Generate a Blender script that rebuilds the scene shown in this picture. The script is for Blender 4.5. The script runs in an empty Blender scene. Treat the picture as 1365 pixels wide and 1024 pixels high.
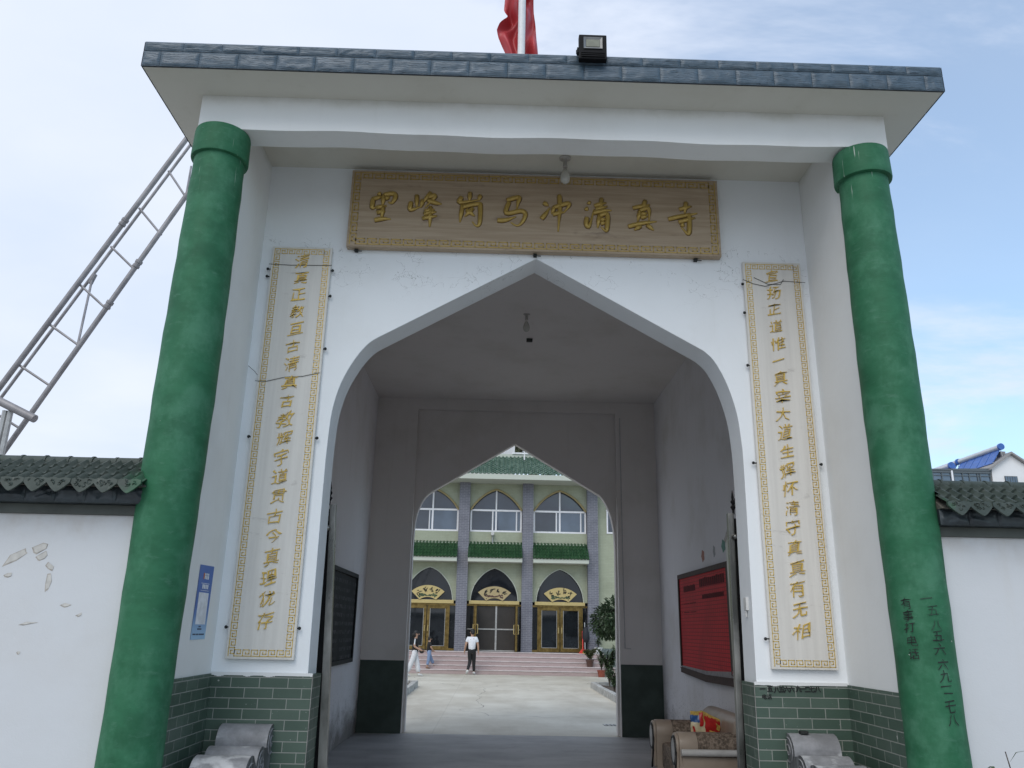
import bpy, bmesh, math, random
from mathutils import Vector, Matrix, noise

rnd = random.Random(7)
R = math.radians
S = bpy.context.scene
COL = S.collection

# ------------------------------------------------------------------ camera
cam_d = bpy.data.cameras.new('camera')
cam_d.lens = 28.09
cam_d.sensor_width = 36.0
cam_d.clip_start = 0.05
cam_d.clip_end = 3000
cam = bpy.data.objects.new('camera', cam_d)
COL.objects.link(cam)
_r = Vector((0.99952, -0.02468, 0.01868)); _d = Vector((0.02511, 0.29343, -0.95565)); _f = Vector((0.01810, 0.95566, 0.29391))          # right, down, forward in the world
cam.matrix_world = Matrix(((_r.x, -_d.x, -_f.x, -0.2823), (_r.y, -_d.y, -_f.y, -6.4093),
                           (_r.z, -_d.z, -_f.z, 1.62), (0, 0, 0, 1)))
S.camera = cam

# ------------------------------------------------------------------ sky, sun, exposure
SUN_EL, SUN_AZ = 46.0, -158.0            # azimuth from +y towards +x: a veiled sun behind the street, to the left
world = bpy.data.worlds.new('World')
S.world = world
world.use_nodes = True
wn, wl = world.node_tree.nodes, world.node_tree.links
wn.clear()
w_out = wn.new('ShaderNodeOutputWorld')
w_bg = wn.new('ShaderNodeBackground')
w_bg.inputs['Strength'].default_value = 0.1
sky = wn.new('ShaderNodeTexSky')
sky.sky_type = 'NISHITA'
sky.sun_disc = False
sky.sun_elevation = R(SUN_EL)
sky.sun_rotation = R(SUN_AZ)
sky.altitude = 50
sky.air_density = 1.0
sky.dust_density = 1.6
sky.ozone_density = 1.2
tc = wn.new('ShaderNodeTexCoord')
# project the view direction on a cloud layer so that the streaks lie in a real layer
sep = wn.new('ShaderNodeSeparateXYZ'); wl.new(tc.outputs['Generated'], sep.inputs[0])
zc = wn.new('ShaderNodeMath'); zc.operation = 'MAXIMUM'; zc.inputs[1].default_value = 0.0
wl.new(sep.outputs['Z'], zc.inputs[0])
za = wn.new('ShaderNodeMath'); za.operation = 'ADD'; za.inputs[1].default_value = 0.22
wl.new(zc.outputs[0], za.inputs[0])
dv = []
for ax in 'XY':
    m = wn.new('ShaderNodeMath'); m.operation = 'DIVIDE'
    wl.new(sep.outputs[ax], m.inputs[0]); wl.new(za.outputs[0], m.inputs[1]); dv.append(m)
cmb = wn.new('ShaderNodeCombineXYZ')
wl.new(dv[0].outputs[0], cmb.inputs[0]); wl.new(dv[1].outputs[0], cmb.inputs[1])
mp = wn.new('ShaderNodeMapping')
mp.inputs['Location'].default_value = (3.1, 1.7, 0)
mp.inputs['Rotation'].default_value = (0, 0, R(35))
mp.inputs['Scale'].default_value = (0.85, 1.35, 1)
wl.new(cmb.outputs[0], mp.inputs[0])
cl = wn.new('ShaderNodeTexNoise'); cl.inputs['Scale'].default_value = 1.15
cl.inputs['Detail'].default_value = 7; cl.inputs['Roughness'].default_value = 0.62
cl.inputs['Distortion'].default_value = 0.5
wl.new(mp.outputs[0], cl.inputs['Vector'])
# a thicker bank of cloud on the -x side of the place
bank = wn.new('ShaderNodeMapRange')
bank.inputs['From Min'].default_value = -0.55; bank.inputs['From Max'].default_value = 0.75
bank.inputs['To Min'].default_value = 0.30; bank.inputs['To Max'].default_value = -0.20
wl.new(sep.outputs['X'], bank.inputs['Value'])
ad = wn.new('ShaderNodeMath'); ad.operation = 'ADD'
wl.new(cl.outputs['Fac'], ad.inputs[0]); wl.new(bank.outputs[0], ad.inputs[1])
cr = wn.new('ShaderNodeMapRange'); cr.interpolation_type = 'SMOOTHSTEP'
cr.inputs['From Min'].default_value = 0.36; cr.inputs['From Max'].default_value = 0.60
cr.inputs['To Min'].default_value = 0.30; cr.inputs['To Max'].default_value = 0.96
wl.new(ad.outputs[0], cr.inputs['Value'])
# cloud tone: white folds and faint blue-grey hollows
cl2 = wn.new('ShaderNodeTexNoise'); cl2.inputs['Scale'].default_value = 2.2
cl2.inputs['Detail'].default_value = 6; cl2.inputs['Roughness'].default_value = 0.5
mp2 = wn.new('ShaderNodeMapping'); mp2.inputs['Scale'].default_value = (0.8, 1.1, 1); mp2.inputs['Location'].default_value = (0.4, 2.2, 0)
wl.new(cmb.outputs[0], mp2.inputs[0]); wl.new(mp2.outputs[0], cl2.inputs['Vector'])
ramp = wn.new('ShaderNodeValToRGB')
ramp.color_ramp.elements[0].position = 0.33; ramp.color_ramp.elements[0].color = (0.70, 0.785, 0.95, 1)
ramp.color_ramp.elements[1].position = 0.68; ramp.color_ramp.elements[1].color = (0.81, 0.865, 0.975, 1)
wl.new(cl2.outputs['Fac'], ramp.inputs[0])
cg = wn.new('ShaderNodeVectorMath'); cg.operation = 'SCALE'; cg.inputs['Scale'].default_value = 7.1
wl.new(ramp.outputs[0], cg.inputs[0])
sg = wn.new('ShaderNodeVectorMath'); sg.operation = 'MULTIPLY'; sg.inputs[1].default_value = (1.30, 1.58, 1.60)
wl.new(sky.outputs[0], sg.inputs[0])
mx = wn.new('ShaderNodeMix'); mx.data_type = 'RGBA'
wl.new(cr.outputs[0], mx.inputs[0]); wl.new(sg.outputs[0], mx.inputs[6]); wl.new(cg.outputs[0], mx.inputs[7])
# unseen glow added to the cloud veil round the hidden sun, for soft frontal light
sd = Vector((math.sin(R(SUN_AZ)) * math.cos(R(SUN_EL)), math.cos(R(SUN_AZ)) * math.cos(R(SUN_EL)), math.sin(R(SUN_EL))))
dt = wn.new('ShaderNodeVectorMath'); dt.operation = 'DOT_PRODUCT'; dt.inputs[1].default_value = sd
wl.new(tc.outputs['Generated'], dt.inputs[0])
gl = wn.new('ShaderNodeMapRange'); gl.interpolation_type = 'SMOOTHSTEP'
gl.inputs['From Min'].default_value = -0.05; gl.inputs['From Max'].default_value = 1.0
gl.inputs['To Min'].default_value = 1.0; gl.inputs['To Max'].default_value = 1.05
wl.new(dt.outputs['Value'], gl.inputs['Value'])
gm = wn.new('ShaderNodeVectorMath'); gm.operation = 'SCALE'
wl.new(mx.outputs[2], gm.inputs[0]); wl.new(gl.outputs[0], gm.inputs['Scale'])
wl.new(gm.outputs[0], w_bg.inputs['Color'])
wl.new(w_bg.outputs[0], w_out.inputs[0])

sun_d = bpy.data.lights.new('sun', 'SUN')
sun_d.energy = 0.85
sun_d.angle = R(38)
sun_d.color = (1.0, 0.96, 0.9)
sun = bpy.data.objects.new('sun', sun_d)
COL.objects.link(sun)
_s = Vector((math.sin(R(SUN_AZ)) * math.cos(R(SUN_EL)), math.cos(R(SUN_AZ)) * math.cos(R(SUN_EL)), math.sin(R(SUN_EL))))
sun.rotation_euler = _s.to_track_quat('Z', 'Y').to_euler()

S.view_settings.view_transform = 'Standard'
S.view_settings.look = 'None'
S.view_settings.gamma = 1.0
S.view_settings.use_curve_mapping = False
S.view_settings.exposure = 0.62
S.cycles.max_bounces = 8
S.cycles.diffuse_bounces = 5

# ------------------------------------------------------------------ materials
class NT:
    def __init__(s, name):
        s.m = bpy.data.materials.new(name); s.m.use_nodes = True
        s.n, s.l = s.m.node_tree.nodes, s.m.node_tree.links
        s.b = s.n['Principled BSDF']
        s._oc = None
    def oc(s):
        if s._oc is None: s._oc = s.n.new('ShaderNodeTexCoord').outputs['Object']
        return s._oc
    def map(s, sc=(1, 1, 1), rot=(0, 0, 0), loc=(0, 0, 0), vec=None):
        m = s.n.new('ShaderNodeMapping'); m.inputs['Scale'].default_value = sc
        m.inputs['Rotation'].default_value = rot; m.inputs['Location'].default_value = loc
        s.l.new(vec or s.oc(), m.inputs[0]); return m.outputs[0]
    def noise(s, scale, detail=5, rough=0.55, vec=None, dist=0.0):
        t = s.n.new('ShaderNodeTexNoise'); t.inputs['Scale'].default_value = scale
        t.inputs['Detail'].default_value = detail; t.inputs['Roughness'].default_value = rough
        t.inputs['Distortion'].default_value = dist
        s.l.new(vec or s.oc(), t.inputs['Vector']); return t.outputs['Fac']
    def rng(s, v, a, b, c=0.0, d=1.0, smooth=True):
        t = s.n.new('ShaderNodeMapRange'); t.interpolation_type = 'SMOOTHSTEP' if smooth else 'LINEAR'
        for k, x in zip(('From Min', 'From Max', 'To Min', 'To Max'), (a, b, c, d)): t.inputs[k].default_value = x
        s.l.new(v, t.inputs['Value']); return t.outputs[0]
    def math(s, op, a, b=None):
        t = s.n.new('ShaderNodeMath'); t.operation = op
        for i, x in enumerate((a, b)):
            if x is None: continue
            if isinstance(x, (int, float)): t.inputs[i].default_value = x
            else: s.l.new(x, t.inputs[i])
        return t.outputs[0]
    def mix(s, f, a, b):
        t = s.n.new('ShaderNodeMix'); t.data_type = 'RGBA'
        for i, x in ((0, f), (6, a), (7, b)):
            if isinstance(x, (int, float)): t.inputs[i].default_value = x
            elif isinstance(x, tuple): t.inputs[i].default_value = x if len(x) == 4 else x + (1,)
            else: s.l.new(x, t.inputs[i])
        return t.outputs[2]
    def xyz(s, vec=None):
        t = s.n.new('ShaderNodeSeparateXYZ'); s.l.new(vec or s.oc(), t.inputs[0]); return t.outputs
    def comb(s, x, y, z=0.0):
        t = s.n.new('ShaderNodeCombineXYZ')
        for i, v in enumerate((x, y, z)):
            if isinstance(v, (int, float)): t.inputs[i].default_value = v
            else: s.l.new(v, t.inputs[i])
        return t.outputs[0]
    def brick(s, vec, w, h, mortar, c1, c2, cm, offset=0.5):
        t = s.n.new('ShaderNodeTexBrick'); t.inputs['Scale'].default_value = 1.0
        t.inputs['Brick Width'].default_value = w; t.inputs['Row Height'].default_value = h
        t.inputs['Mortar Size'].default_value = mortar; t.inputs['Mortar Smooth'].default_value = 0.2
        t.inputs['Color1'].default_value = c1 + (1,); t.inputs['Color2'].default_value = c2 + (1,)
        t.inputs['Mortar'].default_value = cm + (1,); t.offset = offset
        s.l.new(vec, t.inputs['Vector']); return t.outputs['Color'], t.outputs['Fac']
    def col(s, c):
        if isinstance(c, tuple): s.b.inputs['Base Color'].default_value = c if len(c) == 4 else c + (1,)
        else: s.l.new(c, s.b.inputs['Base Color'])
        return s
    def bump(s, h, strength=0.3, dist=0.01, invert=False):
        t = s.n.new('ShaderNodeBump'); t.inputs['Strength'].default_value = strength
        t.inputs['Distance'].default_value = dist; t.invert = invert
        s.l.new(h, t.inputs['Height']); s.l.new(t.outputs[0], s.b.inputs['Normal']); return s
    def pr(s, rough=0.6, metal=0.0, spec=0.5, **k):
        if isinstance(rough, (int, float)): s.b.inputs['Roughness'].default_value = rough
        else: s.l.new(rough, s.b.inputs['Roughness'])
        s.b.inputs['Metallic'].default_value = metal
        s.b.inputs['Specular IOR Level'].default_value = spec
        for a, v in k.items(): s.b.inputs[a].default_value = v
        return s

def simple(name, c, rough=0.6, metal=0.0, var=0.18, scale=12.0, bump=0.0, spec=0.5):
    t = NT(name)
    d = tuple(x * (1 - var) for x in c); e = tuple(min(1, x * (1 + var * 0.6)) for x in c)
    n = t.noise(scale)
    t.col(t.mix(t.rng(n, 0.3, 0.7), d, e)).pr(rough, metal, spec)
    if bump: t.bump(t.noise(scale * 4), bump, 0.004)
    return t.m

def plaster(name, c, dirt=(0.45, 0.42, 0.36), dirt_amt=0.35, low_dirt=None, cracks=False, stain=None):
    """whitewashed render: trowel marks, water streaks, stains, optional hairline cracks and a dirty foot"""
    t = NT(name)
    big = t.noise(0.9, 6, 0.6)
    streak = t.noise(1.0, 6, 0.6, t.map((9, 9, 0.55)))
    f = t.math('MULTIPLY', t.rng(big, 0.45, 0.78), dirt_amt)
    k = t.mix(f, c, dirt)
    f2 = t.math('MULTIPLY', t.rng(streak, 0.55, 0.8), dirt_amt * 0.55)
    k = t.mix(f2, k, dirt)
    sp = t.noise(38, 3, 0.7)
    k = t.mix(t.math('MULTIPLY', t.rng(sp, 0.66, 0.78), 0.22), k, dirt)
    if low_dirt:
        z = t.xyz()[2]
        nn = t.noise(3.2, 7, 0.65)
        edge = t.math('ADD', z, t.math('MULTIPLY', nn, -0.9))
        k = t.mix(t.rng(edge, -0.42, low_dirt, 0.85, 0.0), k, (0.12, 0.105, 0.09))
        pits = t.noise(30, 3, 0.75)
        low = t.rng(z, 0.2, 1.2, 1.0, 0.0)
        k = t.mix(t.math('MULTIPLY', t.rng(pits, 0.6, 0.66), low), k, (0.09, 0.08, 0.07))
    if cracks:
        v = t.n.new('ShaderNodeTexVoronoi'); v.feature = 'DISTANCE_TO_EDGE'; v.inputs['Scale'].default_value = 3.4
        wv = t.n.new('ShaderNodeVectorMath'); wv.operation = 'ADD'
        nz = t.n.new('ShaderNodeTexNoise'); nz.inputs['Scale'].default_value = 5.0; nz.inputs['Detail'].default_value = 6
        t.l.new(t.oc(), nz.inputs['Vector'])
        t.l.new(t.map((1.0, 1.0, 1.6)), wv.inputs[0]); t.l.new(nz.outputs['Color'], wv.inputs[1])
        t.l.new(wv.outputs[0], v.inputs['Vector'])
        line = t.rng(v.outputs['Distance'], 0.001, 0.011, 1.0, 0.0)
        z = t.xyz()[2]
        band = t.math('MULTIPLY', t.rng(z, 4.25, 4.62), t.rng(z, 4.86, 4.95, 1.0, 0.0))
        brk = t.rng(t.noise(3.2, 4), 0.49, 0.56)
        cf = t.math('MULTIPLY', t.math('MULTIPLY', line, band), brk)
        k = t.mix(t.math('MULTIPLY', cf, 0.7), k, (0.10, 0.09, 0.08))
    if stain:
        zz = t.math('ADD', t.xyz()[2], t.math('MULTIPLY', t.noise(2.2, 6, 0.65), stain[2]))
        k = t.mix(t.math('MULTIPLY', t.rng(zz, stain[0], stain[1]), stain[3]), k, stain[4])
    t.col(k).pr(0.85, spec=0.25)
    h = t.math('ADD', t.noise(7, 5, 0.5), t.math('MULTIPLY', t.noise(90, 3, 0.6), 0.25))
    t.bump(h, 0.25, 0.012)
    return t.m

M = {}
M['wall'] = plaster('white_plaster', (0.80, 0.82, 0.83), dirt_amt=0.16, cracks=True)
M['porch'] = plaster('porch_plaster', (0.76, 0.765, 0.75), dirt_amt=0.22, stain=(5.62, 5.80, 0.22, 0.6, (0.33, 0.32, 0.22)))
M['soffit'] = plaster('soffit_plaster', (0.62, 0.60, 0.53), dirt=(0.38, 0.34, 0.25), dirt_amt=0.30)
M['inside'] = plaster('passage_plaster', (0.74, 0.725, 0.74), dirt_amt=0.42, low_dirt=0.14)
M['inside2'] = plaster('passage_end_plaster', (0.68, 0.645, 0.62), dirt_amt=0.40)
M['bwall'] = plaster('boundary_plaster', (0.60, 0.61, 0.62), dirt=(0.50, 0.45, 0.38), dirt_amt=0.22, stain=(2.45, 2.72, 0.62, 0.5, (0.40, 0.34, 0.28)))
M['house'] = plaster('house_render', (0.78, 0.78, 0.77), dirt_amt=0.2)

def brickmat(name, w, h, mo, c1, c2, cm, rough=0.4, bump=0.4, splash=False, spec=0.5):
    t = NT(name)
    o = t.xyz()
    v = t.comb(t.math('ADD', o[0], o[1]), o[2])
    c, f = t.brick(v, w, h, mo, c1, c2, cm)
    n = t.noise(2.2, 5, 0.6)
    c = t.mix(t.math('MULTIPLY', t.rng(n, 0.4, 0.75), 0.3), c, tuple(x * 0.6 for x in c1))
    if splash:
        sp = t.noise(16, 4, 0.7)
        c = t.mix(t.math('MULTIPLY', t.rng(sp, 0.70, 0.74), 0.65), c, (0.6, 0.6, 0.57))
        c = t.mix(t.math('MULTIPLY', t.rng(t.noise(55, 3, 0.6), 0.70, 0.75), 0.5), c, (0.55, 0.56, 0.53))
    t.col(c).pr(t.rng(n, 0.3, 0.7, rough * 0.8, rough * 1.3), spec=spec)
    t.bump(f, bump, 0.004, invert=True)
    return t.m
M['dado_tile'] = brickmat('green_wall_tile', 0.212, 0.0732, 0.0035, (0.050, 0.085, 0.062), (0.078, 0.118, 0.090), (0.27, 0.28, 0.25), 0.42, splash=True)
M['facade_green'] = brickmat('pale_green_tile', 0.24, 0.065, 0.006, (0.33, 0.36, 0.255), (0.36, 0.39, 0.28), (0.30, 0.315, 0.24), 0.5, 0.2)
M['facade_grey'] = brickmat('grey_facing_brick', 0.225, 0.07, 0.007, (0.128, 0.132, 0.165), (0.150, 0.154, 0.188), (0.29, 0.29, 0.31), 0.55, 0.3)
M['facade_teal'] = brickmat('teal_facing_brick', 0.225, 0.07, 0.008, (0.09, 0.13, 0.13), (0.11, 0.15, 0.15), (0.34, 0.36, 0.35), 0.55, 0.3)

# green column paint with brush rings, patches and scratches
t = NT('green_column_paint')
o = t.xyz()
band = t.noise(2.0, 7, 0.68, t.map((1.6, 1.6, 3.6)))
blot = t.noise(2.6, 6, 0.66, t.map((1.5, 1.5, 1.1)))
blot2 = t.noise(1.5, 6, 0.62, t.map((2, 2, 2.6), loc=(5, 1, 2)))
fine = t.noise(9, 5, 0.7, t.map((1, 1, 3)))
k = t.mix(t.rng(band, 0.3, 0.72), (0.020, 0.112, 0.052), (0.032, 0.150, 0.074))
k = t.mix(t.math('MULTIPLY', t.rng(blot, 0.42, 0.68), 0.8), k, (0.070, 0.205, 0.122))
k = t.mix(t.math('MULTIPLY', t.rng(blot2, 0.50, 0.66), 0.5), k, (0.016, 0.088, 0.042))
k = t.mix(t.math('MULTIPLY', t.rng(fine, 0.56, 0.72), 0.35), k, (0.095, 0.215, 0.145))
low = t.math('ADD', o[2], t.math('MULTIPLY', fine, -1.0))
k = t.mix(t.rng(low, -0.4, 0.1, 0.7, 0.0), k, (0.10, 0.11, 0.09))
chip = t.math('MULTIPLY', t.rng(t.noise(26, 3, 0.6), 0.74, 0.76), t.rng(blot2, 0.5, 0.56))
k = t.mix(chip, k, (0.42, 0.44, 0.40))
drip = t.math('MULTIPLY', t.rng(t.noise(1.0, 3, 0.5, t.map((46, 46, 1.6))), 0.67, 0.72), t.rng(o[2], 4.6, 5.2))
k = t.mix(t.math('MULTIPLY', drip, 0.8), k, (0.55, 0.6, 0.55))
t.col(k).pr(t.rng(blot, 0.3, 0.7, 0.55, 0.75), spec=0.25)
t.bump(t.math('ADD', t.math('MULTIPLY', fine, 0.5), t.math('MULTIPLY', t.noise(60, 4), 0.3)), 0.3, 0.006)
M['column'] = t.m

t = NT('slate_blue_relief_tile')
n = t.noise(9, 5, 0.6); o = t.xyz()
k = t.mix(t.rng(n, 0.35, 0.7), (0.050, 0.083, 0.112), (0.082, 0.120, 0.155))
k = t.mix(t.math('MULTIPLY', t.rng(t.noise(3, 4), 0.5, 0.7), 0.4), k, (0.12, 0.14, 0.16))
t.col(k).pr(0.42, spec=0.5); t.bump(t.noise(34, 4, 0.6, dist=1.2), 0.3, 0.008)
M['relief'] = t.m
rl = t.n.new('ShaderNodeTexWave'); rl.wave_type = 'BANDS'; rl.bands_direction = 'Z'; rl.inputs['Scale'].default_value = 9
rl.inputs['Distortion'].default_value = 9; rl.inputs['Detail'].default_value = 3; rl.inputs['Detail Scale'].default_value = 1.3
t.l.new(t.map((0.9, 0.9, 2.2)), rl.inputs['Vector'])
t.bump(t.math('ADD', t.rng(rl.outputs['Fac'], 0.0, 0.22), t.math('MULTIPLY', t.noise(40, 4), 0.3)), 0.55, 0.008)
kk = t.mix(t.math('MULTIPLY', t.rng(rl.outputs['Fac'], 0.0, 0.16, 1.0, 0.0), 0.55), k, (0.030, 0.045, 0.060)); t.col(kk)
M['grout'] = simple('pale_grout', (0.30, 0.29, 0.27), 0.9); M['dark_grout'] = simple('dark_grout', (0.035, 0.04, 0.045), 0.9)
M['dark_relief'] = simple('dark_blue_relief_tile', (0.035, 0.046, 0.052), 0.35, var=0.35, scale=9, bump=0.25)
M['cornice'] = simple('grey_green_band', (0.075, 0.082, 0.072), 0.7, var=0.3, scale=3, bump=0.2)
t = NT('weathered_green_roof_tile')
n = t.noise(7, 6, 0.65)
k = t.mix(t.rng(n, 0.3, 0.7), (0.030, 0.043, 0.035), (0.058, 0.073, 0.062))
k = t.mix(t.math('MULTIPLY', t.rng(t.noise(22, 4, 0.7), 0.58, 0.7), 0.45), k, (0.15, 0.15, 0.13))
o = t.xyz()
d_ = t.math('ADD', t.math('SUBTRACT', t.math('ABSOLUTE', o[0]), 2.68), t.math('MULTIPLY', t.noise(11, 6, 0.7), -0.42))
k = t.mix(t.rng(d_, -0.24, -0.12, 0.7, 0.0), k, (0.030, 0.105, 0.052))
t.col(k).pr(0.6, spec=0.4); t.bump(n, 0.25, 0.01); M['roof_tile'] = t.m
M['mortar'] = simple('roof_mortar', (0.13, 0.12, 0.10), 0.9, var=0.35, scale=16, bump=0.5)
M['splash_green'] = simple('green_paint_smear', (0.035, 0.13, 0.065), 0.55, var=0.3, scale=30)
t = NT('glazed_green_tile')
n = t.noise(5, 4)
t.col(t.mix(t.rng(n, 0.3, 0.7), (0.012, 0.045, 0.017), (0.026, 0.075, 0.030))).pr(0.28, spec=0.5); M['glazed'] = t.m
t = NT('weathered_glazed_tile')
n = t.noise(6, 5)
t.col(t.mix(t.rng(n, 0.35, 0.7), (0.022, 0.070, 0.040), (0.15, 0.22, 0.17))).pr(0.35, spec=0.5); M['glazed2'] = t.m
M['pale_band'] = plaster('pale_green_band', (0.50, 0.53, 0.46), dirt_amt=0.3)
M['white_metal'] = simple('white_metal', (0.78, 0.78, 0.78), 0.45)
M['pvc'] = simple('white_window_frame', (0.80, 0.80, 0.82), 0.35, var=0.05)

def glass(name, c, rough=0.04, ior=1.9):
    t = NT(name); n = t.noise(1.3, 2)
    t.col(t.mix(t.rng(n, 0.3, 0.7), c, tuple(x * 1.5 for x in c))).pr(rough, IOR=ior)
    t.bump(t.noise(0.8, 2), 0.05, 0.02)
    return t.m
M['glass'] = glass('blue_grey_window_glass', (0.022, 0.030, 0.044), ior=1.75)
M['glass2'] = glass('sliding_window_glass', (0.060, 0.085, 0.12), ior=1.75)
M['dark_glass'] = glass('dark_door_glass', (0.010, 0.012, 0.014), ior=1.55)
M['transom_glass'] = glass('dark_transom_glass', (0.010, 0.012, 0.016), ior=1.5)

t = NT('brass_door_metal')
n = t.noise(8, 4)
t.col(t.mix(t.rng(n, 0.3, 0.7), (0.15, 0.10, 0.032), (0.28, 0.195, 0.068))).pr(0.34, metal=0.85); M['brass'] = t.m
t = NT('pale_brass')
t.col(t.mix(t.noise(6), (0.50, 0.385, 0.16), (0.60, 0.48, 0.22))).pr(0.4, metal=0.45); M['brass_pale'] = t.m
t = NT('tan_gold')
t.col(t.mix(t.noise(6), (0.40, 0.31, 0.155), (0.50, 0.40, 0.22))).pr(0.4, metal=0.3); M['tan_gold'] = t.m
t = NT('gold_lettering')
t.col(t.mix(t.noise(25), (0.50, 0.33, 0.06), (0.72, 0.50, 0.12))).pr(0.34, metal=0.25); M['gold'] = t.m
t = NT('gold_sign_lettering')
t.col(t.mix(t.noise(25), (0.36, 0.235, 0.055), (0.56, 0.39, 0.11))).pr(0.32, metal=0.35); M['gold_sign'] = t.m
M['ink'] = simple('black_ink', (0.012, 0.014, 0.013), 0.7, var=0.5, scale=40)
M['ink_faint'] = simple('worn_ink', (0.020, 0.055, 0.033), 0.7, var=0.5, scale=60)
M['wood_edge'] = simple('board_edge_wood', (0.30, 0.22, 0.16), 0.6, var=0.2)
t = NT('sign_board_wood')
g = t.noise(1.0, 7, 0.62, t.map((1.3, 1, 26)), dist=0.6)
g2 = t.noise(1.0, 5, 0.6, t.map((2.6, 1, 7), loc=(4, 0, 1)))
k = t.mix(t.rng(g, 0.3, 0.72), (0.35, 0.262, 0.175), (0.45, 0.352, 0.25))
k = t.mix(t.math('MULTIPLY', t.rng(g2, 0.6, 0.75), 0.55), k, (0.14, 0.10, 0.075))
t.col(k).pr(0.5, spec=0.35); t.bump(g, 0.1, 0.004); M['sign_wood'] = t.m
t = NT('couplet_board_lacquer')
g = t.noise(1.0, 6, 0.6, t.map((14, 1, 0.7)))
k = t.mix(t.rng(g, 0.3, 0.7), (0.60, 0.575, 0.53), (0.68, 0.655, 0.605))
k = t.mix(t.math('MULTIPLY', t.rng(t.noise(5, 5, 0.7, t.map((1, 1, 2.5))), 0.60, 0.72), 0.3), k, (0.3, 0.27, 0.24))
t.col(k).pr(0.45, spec=0.4); M['couplet'] = t.m
t = NT('grey_carved_stone')
n = t.noise(5, 6, 0.65); st = t.noise(1, 6, 0.6, t.map((4, 30, 30)))
k = t.mix(t.rng(n, 0.3, 0.7), (0.17, 0.17, 0.175), (0.30, 0.30, 0.31))
k = t.mix(t.math('MULTIPLY', t.rng(t.noise(3.3, 5, 0.6, t.map((1, 1.6, 1), loc=(1, 3, 0))), 0.54, 0.64), 0.8), k, (0.50, 0.50, 0.50))
k = t.mix(t.math('MULTIPLY', t.rng(st, 0.55, 0.7), 0.3), k, (0.12, 0.12, 0.125))
t.col(k).pr(0.5, spec=0.4); t.bump(t.math('ADD', n, st), 0.3, 0.006); M['stone'] = t.m
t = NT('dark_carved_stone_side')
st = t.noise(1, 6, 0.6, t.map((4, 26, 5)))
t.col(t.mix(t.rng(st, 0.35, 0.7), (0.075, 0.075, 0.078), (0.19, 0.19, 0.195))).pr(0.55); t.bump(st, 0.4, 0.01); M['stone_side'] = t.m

t = NT('courtyard_concrete')
n = t.noise(0.6, 8, 0.62); n2 = t.noise(0.5, 6, 0.6, t.map((1.5, 0.45, 1))); n3 = t.noise(45, 4, 0.6)
k = t.mix(t.rng(n, 0.3, 0.72), (0.48, 0.445, 0.37), (0.60, 0.57, 0.49))
k = t.mix(t.math('MULTIPLY', t.rng(n2, 0.42, 0.7), 0.55), k, (0.34, 0.30, 0.235))
k = t.mix(t.math('MULTIPLY', t.rng(n3, 0.55, 0.75), 0.25), k, (0.2, 0.19, 0.17))
bk, bf = t.brick(t.map((1, 1, 1), loc=(1.2, 0.6, 0)), 4.2, 4.6, 0.012, (1, 1, 1), (1, 1, 1), (0, 0, 0), 0.0)
k = t.mix(t.math('MULTIPLY', bf, 0.12), k, (0.12, 0.115, 0.10))
v = t.n.new('ShaderNodeTexVoronoi'); v.feature = 'DISTANCE_TO_EDGE'; v.inputs['Scale'].default_value = 0.16
wv = t.n.new('ShaderNodeVectorMath'); wv.operation = 'ADD'; nz = t.n.new('ShaderNodeTexNoise'); nz.inputs['Scale'].default_value = 0.8
t.l.new(t.oc(), nz.inputs['Vector']); t.l.new(t.oc(), wv.inputs[0]); t.l.new(nz.outputs['Color'], wv.inputs[1]); t.l.new(wv.outputs[0], v.inputs['Vector'])
k = t.mix(t.rng(v.outputs['Distance'], 0.0, 0.0022, 0.7, 0.0), k, (0.08, 0.075, 0.07))
t.col(k).pr(0.8, spec=0.3); t.bump(t.math('ADD', n3, n), 0.2, 0.01); M['concrete'] = t.m
t = NT('passage_floor_cement')
n = t.noise(0.9, 7, 0.6, t.map((1, 1.8, 1))); n3 = t.noise(3.5, 6, 0.7)
k = t.mix(t.rng(n, 0.3, 0.7), (0.25, 0.245, 0.245), (0.37, 0.365, 0.36))
k = t.mix(t.math('MULTIPLY', t.rng(n3, 0.5, 0.7), 0.4), k, (0.18, 0.175, 0.17))
t.col(k).pr(0.5, spec=0.4); t.bump(n3, 0.15, 0.01); M['cement'] = t.m
t = NT('street_concrete')
t.col(t.mix(t.noise(1.5, 6), (0.27, 0.265, 0.255), (0.37, 0.365, 0.35))).pr(0.85); t.bump(t.noise(80), 0.3, 0.01); M['ground'] = t.m
t = NT('pink_granite')
n = t.noise(1.4, 5); n3 = t.noise(70, 4, 0.8); st = t.noise(3, 6, 0.6, t.map((0.7, 1, 6)))
k = t.mix(t.rng(n3, 0.35, 0.65), (0.34, 0.255, 0.245), (0.46, 0.365, 0.35))
k = t.mix(t.math('MULTIPLY', t.rng(st, 0.54, 0.7), 0.5), k, (0.20, 0.16, 0.155))
t.col(k).pr(0.6, spec=0.4); M['granite'] = t.m
M['nosing'] = simple('granite_nosing', (0.60, 0.54, 0.52), 0.5, var=0.2, scale=5)
M['dado_paint'] = simple('dark_green_dado_paint', (0.058, 0.078, 0.066), 0.6, var=0.25, scale=3, bump=0.1, spec=0.25)
t = NT('stainless_steel')
n = t.noise(1.0, 5, 0.6, t.map((3, 3, 1.2)))
t.col(t.mix(t.rng(n, 0.35, 0.7), (0.14, 0.14, 0.13), (0.42, 0.41, 0.385))).pr(t.rng(n, 0.3, 0.7, 0.22, 0.45), metal=0.9); M['steel'] = t.m
M['black_iron'] = simple('black_iron', (0.010, 0.010, 0.011), 0.6, spec=0.15)
M['black_board'] = simple('blackboard_slate', (0.014, 0.015, 0.016), 0.7, var=0.4, scale=5, spec=0.12)
t = NT('chalked_slate')
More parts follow.
